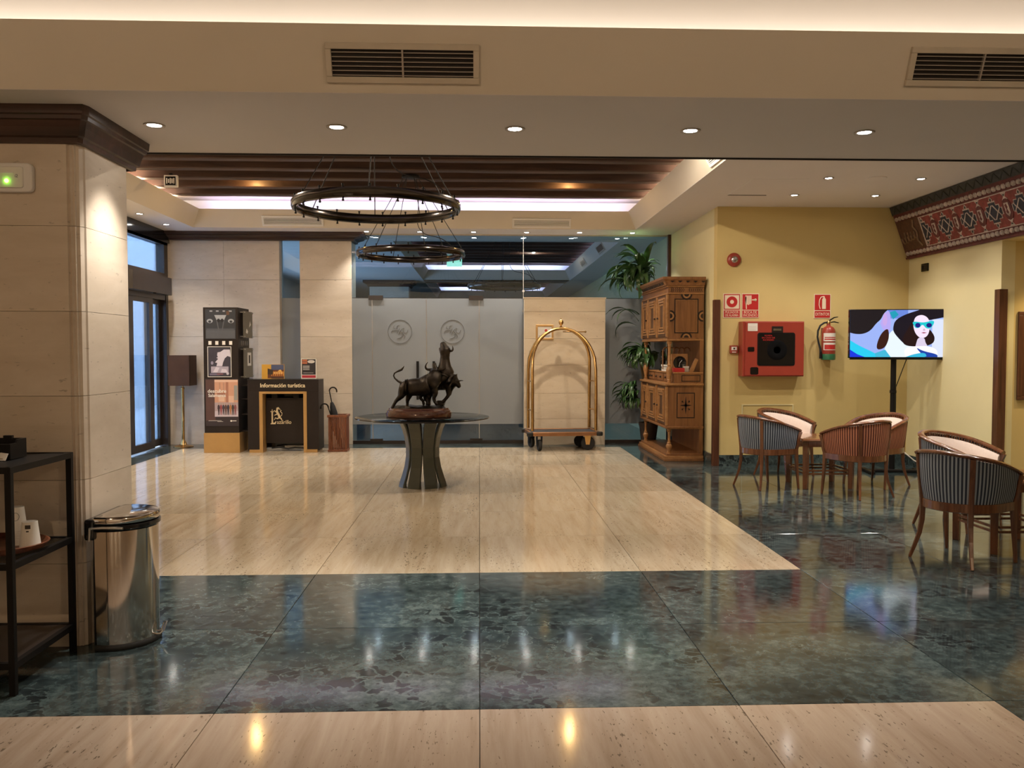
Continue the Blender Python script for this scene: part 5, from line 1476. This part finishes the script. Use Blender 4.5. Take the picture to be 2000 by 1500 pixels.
layers = [((.52, .62, .92), R4(0, 0, 1, 1)),
    ((.30, .42, .80), R4(.40, .82, .62, 1.0)), ((.06, .50, .62), [(.42, .95), (.48, .99), (.52, .90), (.46, .80)]),
    ((.80, .84, .98), R4(.88, .0, 1, .80)),
    ((.86, .92, .97), [(.30, .0), (.78, .0), (.60, .35), (.48, .62), (.40, .45)]),
    ((.62, .55, .90), [(.30, .62), (.38, .98), (.43, .98), (.44, .55), (.36, .50)]),
    ((.50, .60, .92), [(0, .52), (.12, .46), (.22, .56), (.31, .78), (.36, .55), (.40, .60), (.40, .30), (.34, .0), (.0, .0)]),
    ((.05, .035, .05), [(0, 1), (.40, 1), (.36, .93), (.33, .80), (.28, .72), (.22, .56), (.14, .49), (.06, .49), (0, .52)]),
    ((.70, .55, .85), [(.345, .70), (.355, .92), (.38, .95), (.405, .80), (.385, .65)]),
    ((.13, .045, .035), [(.405, .62), (.42, .50), (.415, .36), (.38, .20), (.31, .15), (.285, .20), (.30, .35), (.34, .52)]),
    ((.08, .72, .90), [(0, .36), (.10, .24), (.28, .08), (.30, .0), (.0, .0)]), ((.03, .12, .80), [(0, .16), (.08, .06), (.16, .0), (0, 0)]),
    ((.16, .62, .78), [(.28, .0), (.27, .08), (.38, .16), (.44, .0)]),
    ((.035, .022, .06), [(.46, .62), (.48, .78), (.58, .90), (.74, 1.0), (1.0, 1.0), (1.0, .84), (.90, .80), (.84, .78), (.72, .80), (.68, .74), (.60, .25), (.53, .38), (.47, .52)]),
    ((.07, .020, .030), [(.58, .24), (.56, .40), (.62, .60), (.68, .80), (.74, .80), (.90, .50), (.91, .32), (.84, .24), (.74, .22)]),
    ((.92, .84, .94), [(.685, .80), (.71, .87), (.77, .90), (.83, .84), (.855, .72), (.85, .55), (.83, .45), (.79, .40), (.745, .41), (.70, .50), (.675, .65)]),
    ((.80, .74, .86), [(.73, .42), (.80, .41), (.81, .30), (.84, .22), (.70, .20), (.71, .28)]),
    ((.95, .94, .97), [(.58, .14), (.62, .22), (.72, .23), (.84, .24), (.94, .16), (.94, .0), (.60, .0)]),
    ((.04, .16, .55), [(.70, .22), (.78, .13), (.94, .06), (.94, 0), (.80, .0)]), ((.12, .62, .80), [(.60, .0), (.68, .06), (.80, .10), (.83, .02), (.80, .0)]),
    ((.05, .70, .74), [(.665, .74), (.70, .755), (.755, .735), (.80, .735), (.86, .765), (.905, .765), (.885, .66), (.855, .60), (.81, .61), (.785, .68), (.765, .68), (.745, .62), (.70, .61), (.68, .68)]),
    ((.04, .05, .38), ell(.725, .675, .028, .050)), ((.04, .05, .38), ell(.845, .675, .030, .048)),
    ((.55, .18, .30), [(.76, .515), (.79, .53), (.825, .515), (.79, .50)]), ((.72, .58, .70), [(.785, .60), (.80, .60), (.805, .56), (.78, .56)])]
def chaikin(pts, it=2):
    for _ in range(it):
        out = []
        for a, c in zip(pts, pts[1:] + pts[:1]):
            edge = any(abs(a[k] - c[k]) < 1e-6 and a[k] in (0, 1) for k in (0, 1))
            if edge: out += [a, c]
            else: out += [(a[0] * .75 + c[0] * .25, a[1] * .75 + c[1] * .25), (a[0] * .25 + c[0] * .75, a[1] * .25 + c[1] * .75)]
        pts = out
    return pts
layers = [(c, p if len(p) <= 4 else chaikin(p)) for c, p in layers]
b = B(); mats = []
for i, (c, pts) in enumerate(layers):
    mt = sc_mat(c)
    if mt not in mats: mats.append(mt)
    b.poly([((u - .5) * SW, -.0186 - .00012 * i, TZ + .014 + v * SH) for u, v in pts], mats.index(mt))
b.build('screen', mats, tv)
B().tube([(0.0, .07, 0.03), (0.0, .07, TZ + .35)], .033, 14).build('pole', 'black', tv)
B().lathe([(.034, 0), (.040, .004), (.040, .036), (.034, .04)], 14).build('pole_collar', 'black', tv, (0, .07, .98))
b = B(); b.box(-.34, .34, .0, .06, .0, .04).box(-.34, -.28, -.22, .20, 0, .04).box(.28, .34, -.22, .20, 0, .04).build('base', 'black', tv, bevel=.012)
B().box(-.10, .10, .04, .10, TZ + .22, TZ + .40).build('mount', 'black', tv)
pts = [(.16, .08, TZ), (.12, .085, TZ - .12), (.045, .11, TZ - .36), (.05, .12, .9), (.05, .12, .55), (.12, .12, .35)]
B().tube(pts, .006, 6).build('power_lead', 'cable', tv)
ex = thing('extension_lead', 'white cable on the skirting behind the television stand', 'cable', (5.40, 10.45, .10))
B().tube([(-.10, .2, .25), (.0, .1, .13), (.10, .0, .02), (.2, -.1, -.05), (.22, -.25, -.09), (.2, -.45, -.09)], .008, 6).build('cable', 'paper', ex)
B().box(-.03, .03, -.02, .02, 0, .05).build('plug', 'paper', ex, (-.10, .2, .24))

# ================================================================= FIRE EQUIPMENT ON THE YELLOW WALL
YW = 10.95
def wall_thing(name, label, cat, x, z, g_=None): return thing(name, label, cat, (x, YW, z), 0, g_)
t = wall_thing('alarm_bell', 'round red alarm sounder with a pale centre high on the yellow wall', 'alarm', 3.318, 2.69)
B().lathe([(.090, 0), (.090, .022), (.082, .034), (.052, .044), (.046, .044)], 28).build('housing', 'red', t, (0, 0, 0), (PI / 2, 0, 0))
B().lathe([(.046, .040), (.04, .052), (.024, .058), (1e-5, .060)], 20).build('sounder', 'steel', t, (0, 0, 0), (PI / 2, 0, 0))
def sign(label, x, z, w_, h_, body, pic):
    t = wall_thing('safety_sign', label, 'sign', x, z, 'red safety signs')
    B().box(-w_ / 2, w_ / 2, -.006, 0, -h_ / 2, h_ / 2).build('plate', 'signwhite', t)
    e = .009; zt = h_ / 2; zd = -h_ * .165
    b = B(); b.box(-w_ / 2 + e, w_ / 2 - e, -.0075, -.006, zd, zt - e); o = b.build('pictogram_field', 'signred', t)
    B().box(-w_ / 2 + e, w_ / 2 - e, -.0075, -.006, -zt + e, zd - .010).build('text_field', 'signred', t)
    c = (zd + zt - e) / 2; hh = zt - e - zd; b = B()
    if pic == 'bell':
        b.box(-w_ / 2 + .02, w_ / 2 - .02, -.009, -.007, zd + .012, zt - .022); b.build('pictogram_ground', 'signwhite', t)
        B().lathe([(.072, 0), (.072, .001), (.026, .001), (.026, 0)], 28).build('pictogram', 'signred', t, (0, -.0092, c), (PI / 2, 0, 0)); B().lathe([(1e-5, 0), (.026, 0), (.026, .0008), (1e-5, .0008)], 20).build('pictogram_centre', 'signwhite', t, (0, -.0098, c), (PI / 2, 0, 0))
    elif pic == 'reel':
        for k in range(5): b.box(-.068 + .017 * k, -.055 + .017 * k, -.009, -.007, c - .040 + .008 * abs(k - 2), c + .085)
        b.prism([(-.070, -.009, c + .07), (-.056, -.009, c + .07), (-.046, -.009, zd + .010), (-.058, -.009, zd + .008)], (0, .002, 0))
        b.box(.02, .055, -.009, -.007, c + .02, c + .034); b.lathe([(.016, 0), (.016, .002), (1e-5, .002)], 14, (.065, -.008, c + .027)); b.build('pictogram', 'signwhite', t)
        B().lathe([(1e-5, .0), (.017, 0), (.017, .002), (1e-5, .002)], 14).build('pictogram', 'signwhite', t, (.066, -.0072, c + .027), (PI / 2, 0, 0))
    else:
        b.prism([(-.005, -.009, c - .085), (.045, -.009, c - .085), (.045, -.009, c + .04), (.032, -.009, c + .062), (.008, -.009, c + .062), (-.005, -.009, c + .04)], (0, .002, 0))
        b.box(.010, .030, -.009, -.007, c + .062, c + .08); b.tube([(.02, -.008, c + .078), (-.02, -.008, c + .07), (-.04, -.008, c + .03), (-.045, -.008, c - .03), (-.03, -.008, c - .085)], .006, 5); b.build('pictogram', 'signwhite', t)
    n = len(body); zc_ = (-zt + e + zd - .010) / 2
    for i, (tx, sz, xs) in enumerate(body):
        text(tx, sz, 'signwhite', t, (0, -.0078, zc_ + (.020 - .040 * i if n > 1 else 0)), extrude=.0006, bold=.0002, xs=xs)
sign('red and cream alarm button sign, leftmost of the wall signs', 3.298, 2.095, .228, .318, [('PULSADOR', .044, .80), ('DE ALARMA', .044, .74)], 'bell')
sign('red fire hose sign next to the alarm button sign', 3.542, 2.095, .228, .318, [('BOCA DE', .046, .88), ('INCENDIO', .046, .84)], 'reel')
sign('red extinguisher sign above the fire extinguisher', 4.498, 2.09, .222, .318, [('EXTINTOR', .058, .66)], 'ext')
# hose cabinet
t = wall_thing('fire_hose_cabinet', 'red fire hose cabinet with a dark square window on the yellow wall', 'fire cabinet', 3.79, 1.175)
B().box(-.40, .40, -.19, 0, 0, .71).build('body', 'red', t, bevel=.006)
d = B().box(-.372, .392, -.205, -.19, .012, .70).build('door', 'red', t, bevel=.004)
def rrect(x0, x1, z0, z1, r, y, n=5):
    out = []
    for cx, cz, a in ((x1 - r, z1 - r, 0), (x0 + r, z1 - r, PI / 2), (x0 + r, z0 + r, PI), (x1 - r, z0 + r, 1.5 * PI)):
        for k in range(n + 1): out.append((cx + r * math.cos(a + PI / 2 * k / n), y, cz + r * math.sin(a + PI / 2 * k / n)))
    return out
B().prism(rrect(-.215, .275, .138, .565, .03, -.209), (0, .006, 0)).build('window_gasket', 'black', d)
B().prism(rrect(-.20, .26, .152, .55, .025, -.211), (0, .004, 0)).build('window', 'blackgloss', d)
B().lathe([(.13, 0), (.125, .003), (.05, .003), (.045, .0)], 28).build('hose_reel', 'matte', d, (.04, -.2112, .34), (PI / 2, 0, 0))
B().box(-.03, .115, -.212, -.204, .565, .645).build('lock_plate', 'charcoal', d); B().box(-.012, .09, -.218, -.21, .59, .615).build('handle', 'steel', d)
B().box(-.342, -.215, -.207, -.204, .585, .685).build('instruction_label', 'paper', d)
for k in range(3): B().box(-.33, -.235, -.2078, -.2068, .60 + .018 * k, .604 + .018 * k).build('label_line', 'grilleframe', d)
B().prism(rrect(-.34, -.255, .32, .38, .012, -.208), (0, .005, 0)).build('latch_recess', 'blackgloss', d)
B().prism(rrect(-.305, -.20, .025, .12, .02, -.208), (0, .005, 0)).build('vent_recess', 'blackgloss', d)
for i, tx in enumerate(('ROMPA', 'EN CASO DE', 'INCENDIO')): text(tx, .030, 'signred', d, (-.075, -.2125, .525 - .028 * i), extrude=.0003)
# call point
t = wall_thing('call_point', 'small red fire alarm call point left of the hose cabinet', 'alarm', 3.322, 1.525)
B().box(-.052, .052, -.045, 0, -.052, .052).build('body', 'red', t, bevel=.006)
B().box(-.036, .036, -.048, -.044, -.012, .034).build('glass', 'paper', t, bevel=.002); B().box(-.028, .028, -.0475, -.044, -.042, -.030).build('label_line', 'paper', t)
b = B(); b.lathe([(.012, 0), (.010, .002), (.004, .002)], 12); b.build('target', 'charcoal', t, (0, -.048, .010), (PI / 2, 0, 0))
# extinguisher
t = thing('fire_extinguisher', 'red fire extinguisher with black hose hung on the yellow wall', 'fire extinguisher', (4.545, 10.85, 1.385))
B().lathe([(.07, .0), (.084, .006), (.087, .02), (.087, .36), (.080, .40), (.055, .43), (.025, .445), (.022, .47)], 28).build('cylinder', 'red', t)
B().lathe([(.0875, .004), (.0885, .01), (.0885, .075), (.0875, .08)], 28).build('base_band', 'green', t)
for z0, z1 in ((.13, .225), (.245, .35)):
    B().lathe([(.0878, z0), (.0882, z0), (.0882, z1), (.0878, z1)], 14, a0=-PI * .86, a1=-PI * .12).build('label', 'paper', t)
b = B()
for z0, z1 in ((.262, .278), (.288, .30), (.138, .20)): b.lathe([(.0884, z0), (.0888, z0), (.0888, z1), (.0884, z1)], 12, a0=-PI * .80, a1=-PI * .20)
b.build('label_print', 'signred', t)
B().lathe([(.02, .47), (.026, .475), (.026, .50), (.018, .51)], 14).build('valve', 'brass', t)
b = B(); b.prism([(.0, -.012, .50), (.0, -.012, .515), (.07, -.012, .56), (.12, -.012, .565), (.12, -.012, .556), (.07, -.012, .545)], (0, .024, 0)); b.prism([(.0, -.012, .48), (.0, -.012, .492), (.07, -.012, .505), (.13, -.012, .49), (.13, -.012, .482), (.07, -.012, .49)], (0, .024, 0))
b.build('lever', 'black', t)
hp = [(-.02, -.01, .49), (-.06, -.01, .485), (-.115, -.015, .45), (-.145, -.015, .38), (-.15, -.015, .30), (-.135, -.02, .22), (-.115, -.02, .15), (-.108, -.02, .10)]
B().tube(hp, [.012] * 6 + [.014, .016], 8).build('hose', 'rubber', t)
B().tube([(-.108, -.02, .11), (-.105, -.02, .02)], [.016, .020], 10).build('nozzle', 'black', t)
B().box(-.06, .06, .085, .10, .33, .42).build('wall_bracket', 'steel', t)

# thermostat, black, on the right wall under the frieze
t = thing('thermostat', 'small black wall control below the end of the painted frieze', 'switch', (5.65, 10.53, 2.56))
B().box(-.022, 0, -.075, .075, -.05, .05).build('body', 'blackgloss', t, bevel=.004); B().box(-.024, -.0215, -.05, .01, -.03, .03).build('display', 'charcoal', t)
B().box(-.024, -.0215, .025, .06, -.025, .025).build('button', 'black', t)

# dark framed object at the far right edge
t = thing('wall_frame', 'dark wooden frame edge on the niche wall at the right border', 'picture frame', (6.20, 8.97, 1.45))
b = B()
for a in ((-.36, .36, .44, .48), (-.36, .36, -.48, -.44), (-.36, -.31, -.44, .44), (.31, .36, -.44, .44)): b.box(a[0], a[1], -.03, 0, a[2], a[3])
b.build('frame', 'guard', t, bevel=.005); B().box(-.31, .31, -.012, -.002, -.44, .44).build('panel', 'guard', t)

# ================================================================= PAINTED FRIEZE
FX0, FX1, FZ0, FZ1 = 5.375, 5.615, 3.375, 2.705     # top and bottom edge of the leaning board
FYA, FYB = 10.93, 5.6
fz = thing('painted_frieze', 'leaning painted timber frieze in red, white and navy under the lounge ceiling', 'frieze', (0, 0, 0))
sl_ = math.hypot(FX1 - FX0, FZ0 - FZ1)
nrm = Vector((-(FZ0 - FZ1) / sl_, 0, -(FX1 - FX0) / sl_))
def FP(u, v, lift=0.0):
    """u: metres from the far end towards the viewer, v: 0 top .. 1 bottom"""
    return Vector((FX0 + (FX1 - FX0) * v, FYA - u, FZ0 + (FZ1 - FZ0) * v)) + nrm * lift
LEN = FYA - FYB
maroon, slate, brown, bone, navy, brick_, dkgreen = (.105, .022, .022), (.035, .038, .038), (.085, .035, .018), (.44, .36, .31), (.016, .019, .034), (.20, .036, .03), (.022, .026, .022)
FM = {k: plain('frieze_' + k, c, .6, var=.35, scale=18) for k, c in dict(maroon=maroon, slate=slate, brown=brown, bone=bone, navy=navy, brick=brick_, green=dkgreen, ochre=(.17, .095, .04)).items()}
def fp_prism(b, pts, l0, l1): b.prism([FP(u, v, l0) for u, v in pts], nrm * (l1 - l0))
def fbox(b, u0, u1, v0, v1, l0=.0, l1=.004): fp_prism(b, [(u0, v0), (u1, v0), (u1, v1), (u0, v1)], l0, l1)
b = B(); b.prism([FP(0, 0), FP(0, 1), Vector((5.648, FYA, FZ1)), Vector((5.648, FYA, FZ0))], (0, -LEN, 0)); b.build('board', FM['maroon'], fz)
b = B(); fbox(b, 0, LEN, .0, .155, 0, .012); b.build('top_band', FM['slate'], fz)
b = B(); u = .05
while u < LEN - .2:
    fp_prism(b, [(u, .145), (u + .02, .145), (u + .10, .02), (u + .08, .02)], .012, .016); fp_prism(b, [(u + .08, .02), (u + .10, .02), (u + .18, .145), (u + .16, .145)], .012, .016); u += .16
b.build('zigzag', FM['green'], fz)
b = B(); fbox(b, 0, LEN, .965, 1.0, 0, .016); fbox(b, 0, LEN, .155, .165, 0, .014); b.build('edge_bead', FM['maroon'], fz)
b = B(); fbox(b, .02, .56, .30, .85, 0, .006); b.build('end_panel', FM['brown'], fz)
b = B()
for k in range(5):
    b.tube([FP(.10 + .075 * k + .055 * math.cos(a), .56 + .16 * math.sin(a) * (1 - .1 * k), .008) for a in [PI * j / 8 - .3 for j in range(9)]], .011, 5)
b.tube([FP(.44, .32, .008), FP(.40, .45, .01), (FP(.46, .55, .01)), FP(.42, .70, .008), FP(.50, .82, .008)], .016, 5)
b.build('end_panel_scroll', FM['ochre'], fz)
# rows of pale cabochons
b = B()
for v0 in (.245, .905):
    u = .06
    while u < LEN - .05:
        c = FP(u, v0, .004); w_ = .036; h_ = .028
        ul, vl = Vector((0, -1, 0)), (FP(0, 1) - FP(0, 0)).normalized()
        ring = [c + ul * (w_ * math.copysign(abs(math.cos(a)) ** .6, math.cos(a))) + vl * (h_ * math.copysign(abs(math.sin(a)) ** .6, math.sin(a))) for a in [2 * PI * j / 10 for j in range(10)]]
        r2 = [c + (p - c) * .6 + nrm * .014 for p in ring]
        b.add(ring + r2, [(j, (j + 1) % 10, 10 + (j + 1) % 10, 10 + j) for j in range(10)] + [tuple(range(10, 20))])
        u += .083
tag(b.build('cabochons', FM['bone'], fz), kind='stuff')
b = B(); fbox(b, .58, LEN, .315, .330, 0, .008); fbox(b, .58, LEN, .835, .850, 0, .008); fbox(b, .565, .585, .315, .85, 0, .008); b.build('white_fillet', FM['bone'], fz)
b = B(); fbox(b, .59, LEN, .33, .835, 0, .003); b.build('field', FM['brick'], fz)
PER = .47; u_first = .62
k = 0
while u_first + PER * k < LEN - .1:
    c = u_first + PER * k
    st_ = [(-.14, -.05), (-.105, -.05), (-.105, -.10), (-.055, -.10), (-.055, -.155), (.055, -.155), (.055, -.10), (.105, -.10), (.105, -.05), (.14, -.05), (.14, .05), (.105, .05), (.105, .10), (.055, .10), (.055, .155), (-.055, .155), (-.055, .10), (-.105, .10), (-.105, .05), (-.14, .05)]
    if k == 0: st_ = [(max(x, -.03), y) for x, y in st_]
    b = B(); fp_prism(b, [(c + x * 1.10, .583 + y * 1.14) for x, y in st_], .003, .006); b.build('star_border', FM['bone'], fz)
    b = B(); fp_prism(b, [(c + x * (1.0 if x > -.03 or k else .9), .583 + y) for x, y in st_], .006, .0085); b.build('star', FM['navy'], fz)
    b = B()
    for s in (-1, 1):
        if k or s > 0:
            for q in (-1, 1):
                b.prism([FP(c + s * .0, .583 + q * .115, .0085), FP(c + s * .018, .583 + q * .115, .0085), FP(c + s * .085, .583, .0085), FP(c + s * .067, .583, .0085)], nrm * .003)
                b.prism([FP(c + s * .076, .583, .0085), FP(c + s * .09, .583, .0085), FP(c + s * .13, .583 + q * .07, .0085), FP(c + s * .116, .583 + q * .07, .0085)], nrm * .003)
    b.build('star_lattice', FM['bone'], fz)
    # red cartouche between two stars
    co = c + PER / 2
    b = B(); fp_prism(b, [(co + x, .583 + y) for x, y in ell(0, 0, .078, .165, 18)], .003, .009); b.build('cartouche', FM['maroon'], fz)
    b = B(); fp_prism(b, [(co + x, .583 + y) for x, y in ((-.035, -.10), (.035, -.10), (.035, .06), (.0, .11), (-.035, .06))], .009, .012); b.build('shield', FM['bone'], fz)
    b = B(); fp_prism(b, [(co - .006 + x, .583 + y) for x, y in ((-.02, -.07), (.01, -.085), (.022, -.03), (.004, -.01), (.02, .05), (-.002, .07), (-.022, .03), (-.006, .0))], .012, .0135); b.build('shield_charge', FM['maroon'], fz)
    # small diamonds and hourglass marks above and below
    for v0 in (.385, .785):
        b = B(); b2 = B()
        b_ = [(c, v0 - .05), (c + .03, v0), (c, v0 + .05), (c - .03, v0)]
        fp_prism(b, b_, .003, .007); fp_prism(b2, [(c + (x - c) * .55, v0 + (y - v0) * .55) for x, y in b_], .007, .009)
        b.build('diamond', FM['bone'], fz); b = B()
        for s in (-1, 1):
            fp_prism(b, [(co - .045, v0 - s * .055), (co + .045, v0 - s * .055), (co + .010, v0), (co + .045, v0 + s * .03), (co - .045, v0 + s * .03), (co - .010, v0)][:3] + [(co - .010, v0)], .003, .007)
        fp_prism(b2, [(co - .02, v0 - .03 * (1 if v0 < .5 else -1)), (co + .02, v0 - .03 * (1 if v0 < .5 else -1)), (co, v0)], .007, .009)
        b.build('hourglass', FM['bone'], fz); b2.build('motif_centre', FM['green'], fz)
    k += 1

# ================================================================= NEAR LEFT: SHELF RACK, CUPS, BIN, EMERGENCY LIGHT
t = thing('emergency_light', 'white emergency light with a glowing green dot on the stone column', 'emergency light', (-2.375, 4.32, 2.355))
B().prism(rrect(-.17, .175, -.070, .072, .025, -.035), (0, .035, 0)).build('housing', 'white', t, bevel=.008)
B().prism(rrect(-.155, .135, -.052, .052, .012, -.044), (0, .012, 0)).build('diffuser', 'paper', t, bevel=.004)
B().sphere((.058, -.046, -.018), .010, 10, 6).build('indicator', 'led', t)
B().box(-.14, .09, -.0455, -.043, .018, .024).build('lamp_tube', 'white', t)
text('i2', .022, 'etch', t, (.105, -.0448, .005), extrude=.0003)

rk = thing('shelf_rack', 'black metal rack with three shelves against the stone column', 'shelf', (-2.52, 3.98, 0))
RX, RY = .49, .27
for sx in (-1, 1):
    for sy in (-1, 1): B().box(sx * RX - .0135, sx * RX + .0135, sy * RY - .0135, sy * RY + .0135, 0, 1.0).build('post', 'black', rk, bevel=.002)
def shelf(z, glass_):
    b = B(); x, y = RX, RY
    b.box(-x, x, -y - .013, -y + .013, z - .028, z).box(-x, x, y - .013, y + .013, z - .028, z).box(-x - .013, -x + .013, -y, y, z - .028, z).box(x - .013, x + .013, -y, y, z - .028, z)
    o = b.build('shelf_frame', 'black', rk)
    B().box(-x + .01, x - .01, -y + .01, y - .01, z - .010, z - .003).build('shelf_panel', glass_, o)
shelf(1.0, 'black'); shelf(.58, 'doorglass'); shelf(.145, 'bronzeframe')
tr_ = thing('serving_tray', 'oval dark wooden tray on the middle rack shelf holding paper cups', 'tray', (-2.285, 3.975, .58))
B().lathe([(1e-5, 0), (.23, 0), (.262, .012), (.278, .034), (.270, .036), (.25, .016), (.22, .006), (1e-5, .006)], 40, sx=.98, sy=.78).build('tray', 'redwood', tr_)
def cup_stack(x, y, n, label):
    c = thing('cup_stack', label, 'paper cups', (x + .075, y, .587), 0, 'stacked paper cups on the tray')
    pr_ = [(.045, 0), (.046, .004), (.0445, .008), (.033, .108), (.033, .112), (1e-5, .112)]
    cm = B().lathe(pr_, 22).mesh('cup', 'paper')
    for k in range(n): inst(cm, 'cup', c, (0, 0, .011 * k))
    z = .011 * (n - 1) + .07
    a = -PI / 2 + .45
    b = B()
    if n > 3:
        rc = .0395
        b.tube([(rc * math.sin(.42 * math.cos(2 * PI * j / 20)) + 0, -rc * math.cos(.42 * math.cos(2 * PI * j / 20)) - .0005, z + .019 * math.sin(2 * PI * j / 20)) for j in range(20)], .0011, 4, True)
        b.build('printed_mark', 'etch', c, (0, 0, 0), (0, 0, .35))
    else:
        b.lathe([(.0365, z + .012), (.0362, z + .03)], 5, a0=-PI / 2 - .1, a1=-PI / 2 + .55); b.lathe([(.0376, z - .002), (.0374, z + .004)], 4, a0=-PI / 2 + .05, a1=-PI / 2 + .35)
        b.build('printed_mark', 'bronzeframe', c)
cup_stack(-2.165, 3.985, 2, 'short stack of upturned white cups with a small printed mark, nearest the column')
cup_stack(-2.265, 4.06, 7, 'tall stack of upturned white cups with a printed circle behind the short stack')
cup_stack(-2.345, 3.90, 5, 'stack of upturned white cups with a printed circle at the rack post')
cup_stack(-2.40, 4.06, 7, 'stack of upturned white cups partly hidden behind the rack post')
org = thing('desk_organiser', 'black organiser box with notched top on the rack', 'organiser', (-2.32, 4.04, 1.0))
b = B(); b.box(-.16, .16, .055, .065, 0, .088).box(-.16, .16, -.075, -.065, 0, .072).box(-.16, -.15, -.065, .055, 0, .08).prism([(.15, -.065, 0), (.15, .055, 0), (.15, .055, .088), (.15, -.01, .088), (.15, -.02, .072), (.15, -.065, .072)], (.01, 0, 0)).box(-.15, .15, -.065, .055, 0, .008).box(-.005, .005, -.065, .055, .008, .07)
b.box(.06, .10, .05, .068, .08, .10)
b.build('box', 'black', org)
for i, x in enumerate((-.02, .135)):
    sb = thing('sugar_sachet', ('white sachet leaning on the organiser front, left one', 'white sachet leaning on the organiser front, right one')[i], 'sachet', (-2.32 + x, 3.945, 1.0), .2 * (1 - i * 2), 'white sachets by the organiser')
    B().prism([(-.02, -.01, 0), (.02, -.01, 0), (.022, .006, .03), (-.018, .008, .034)], (0, .006, 0)).build('paper', 'paper', sb); B().box(-.012, .012, -.012, -.009, .006, .012).build('fold', 'grilleframe', sb)
ds = thing('silver_dish', 'small round silver dish on the front of the rack top', 'dish', (-2.27, 3.79, 1.0))
B().lathe([(.045, 0), (.05, .003), (.085, .012), (.09, .014), (.084, .016), (.04, .007), (1e-5, .006)], 28).build('bowl', 'chrome', ds); B().lathe([(.086, .0135), (.091, .0145), (.086, .0165)], 28).build('rim', 'steel', ds)

# pedal bin
bn = thing('pedal_bin', 'half-round chrome pedal bin with black hinge beside the stone column', 'bin', (-1.865, 4.43, 0))
def dshape(r, back, n=28):
    out = [(-back, -r * .97), ] 
    out += [(r * math.cos(a), r * math.sin(a)) for a in [-PI / 2 + PI * k / n for k in range(n + 1)]]
    out += [(-back, r * .97)]
    return out
def dloft(levels, n=28):
    b = B(); vs = []; m = None
    for r, bk_, z in levels:
        P_ = dshape(r, bk_, n); m = len(P_)
        vs += [(x, y, z) for x, y in P_]
    fs = [(i * m + q, i * m + (q + 1) % m, (i + 1) * m + (q + 1) % m, (i + 1) * m + q) for i in range(len(levels) - 1) for q in range(m)]
    fs += [tuple(range(m))[::-1], tuple(range((len(levels) - 1) * m, len(levels) * m))]
    b.add(vs, fs, 0, True)
    return b
o = dloft([(.183, .05, .028), (.186, .052, .60)]).build('body', 'chrome', bn)
for p in o.data.polygons:
    if len(p.vertices) > 4: p.use_smooth = False
for p in o.data.polygons:
    if p.normal.x < -.8: p.use_smooth = False
dloft([(.19, .055, 0), (.195, .056, .006), (.195, .056, .020), (.188, .055, .028)]).build('base_rim', 'rubber', bn)
dloft([(.190, .055, .605), (.197, .06, .612), (.197, .06, .628), (.190, .055, .633)]).build('collar', 'blackgloss', bn)
dloft([(.190, .05, .637), (.194, .052, .642), (.194, .052, .664), (.188, .048, .674), (.150, .035, .681), (.06, .01, .683)]).build('lid', 'chrome', bn)
b = B(); b.box(-.095, -.045, -.20, .20, .56, .665); b.build('hinge_box', 'blackgloss', bn, bevel=.012)
b = B(); b.tube([(.10, -.205, .622), (.0, -.207, .625), (-.06, -.207, .622), (-.065, -.207, .56)], .007, 6); b.build('carry_handle', 'steel', bn)
B().box(-.07, -.05, -.15, .15, .02, .57).build('back_strip', 'black', bn)
B().tube([(.15, -.02, .03), (.205, -.025, .035), (.222, -.015, .05), (.225, .02, .085), (.205, .03, .075), (.20, .012, .04), (.15, .015, .03)], .0045, 6).build('pedal', 'steel', bn)

# green lit exit sign in the back room
t = thing('exit_sign', 'pale green lit exit sign seen through the glass above the doors', 'sign', (-.47, 16.2, 3.215))
B().box(-.145, .145, -.02, .02, -.10, .115).build('panel', 'exitgreen', t); B().box(-.15, .15, -.025, .025, .115, .16).build('housing', 'white', t)
text('SALIDA', .07, 'white', t, (0, -.022, .04), extrude=.0005)
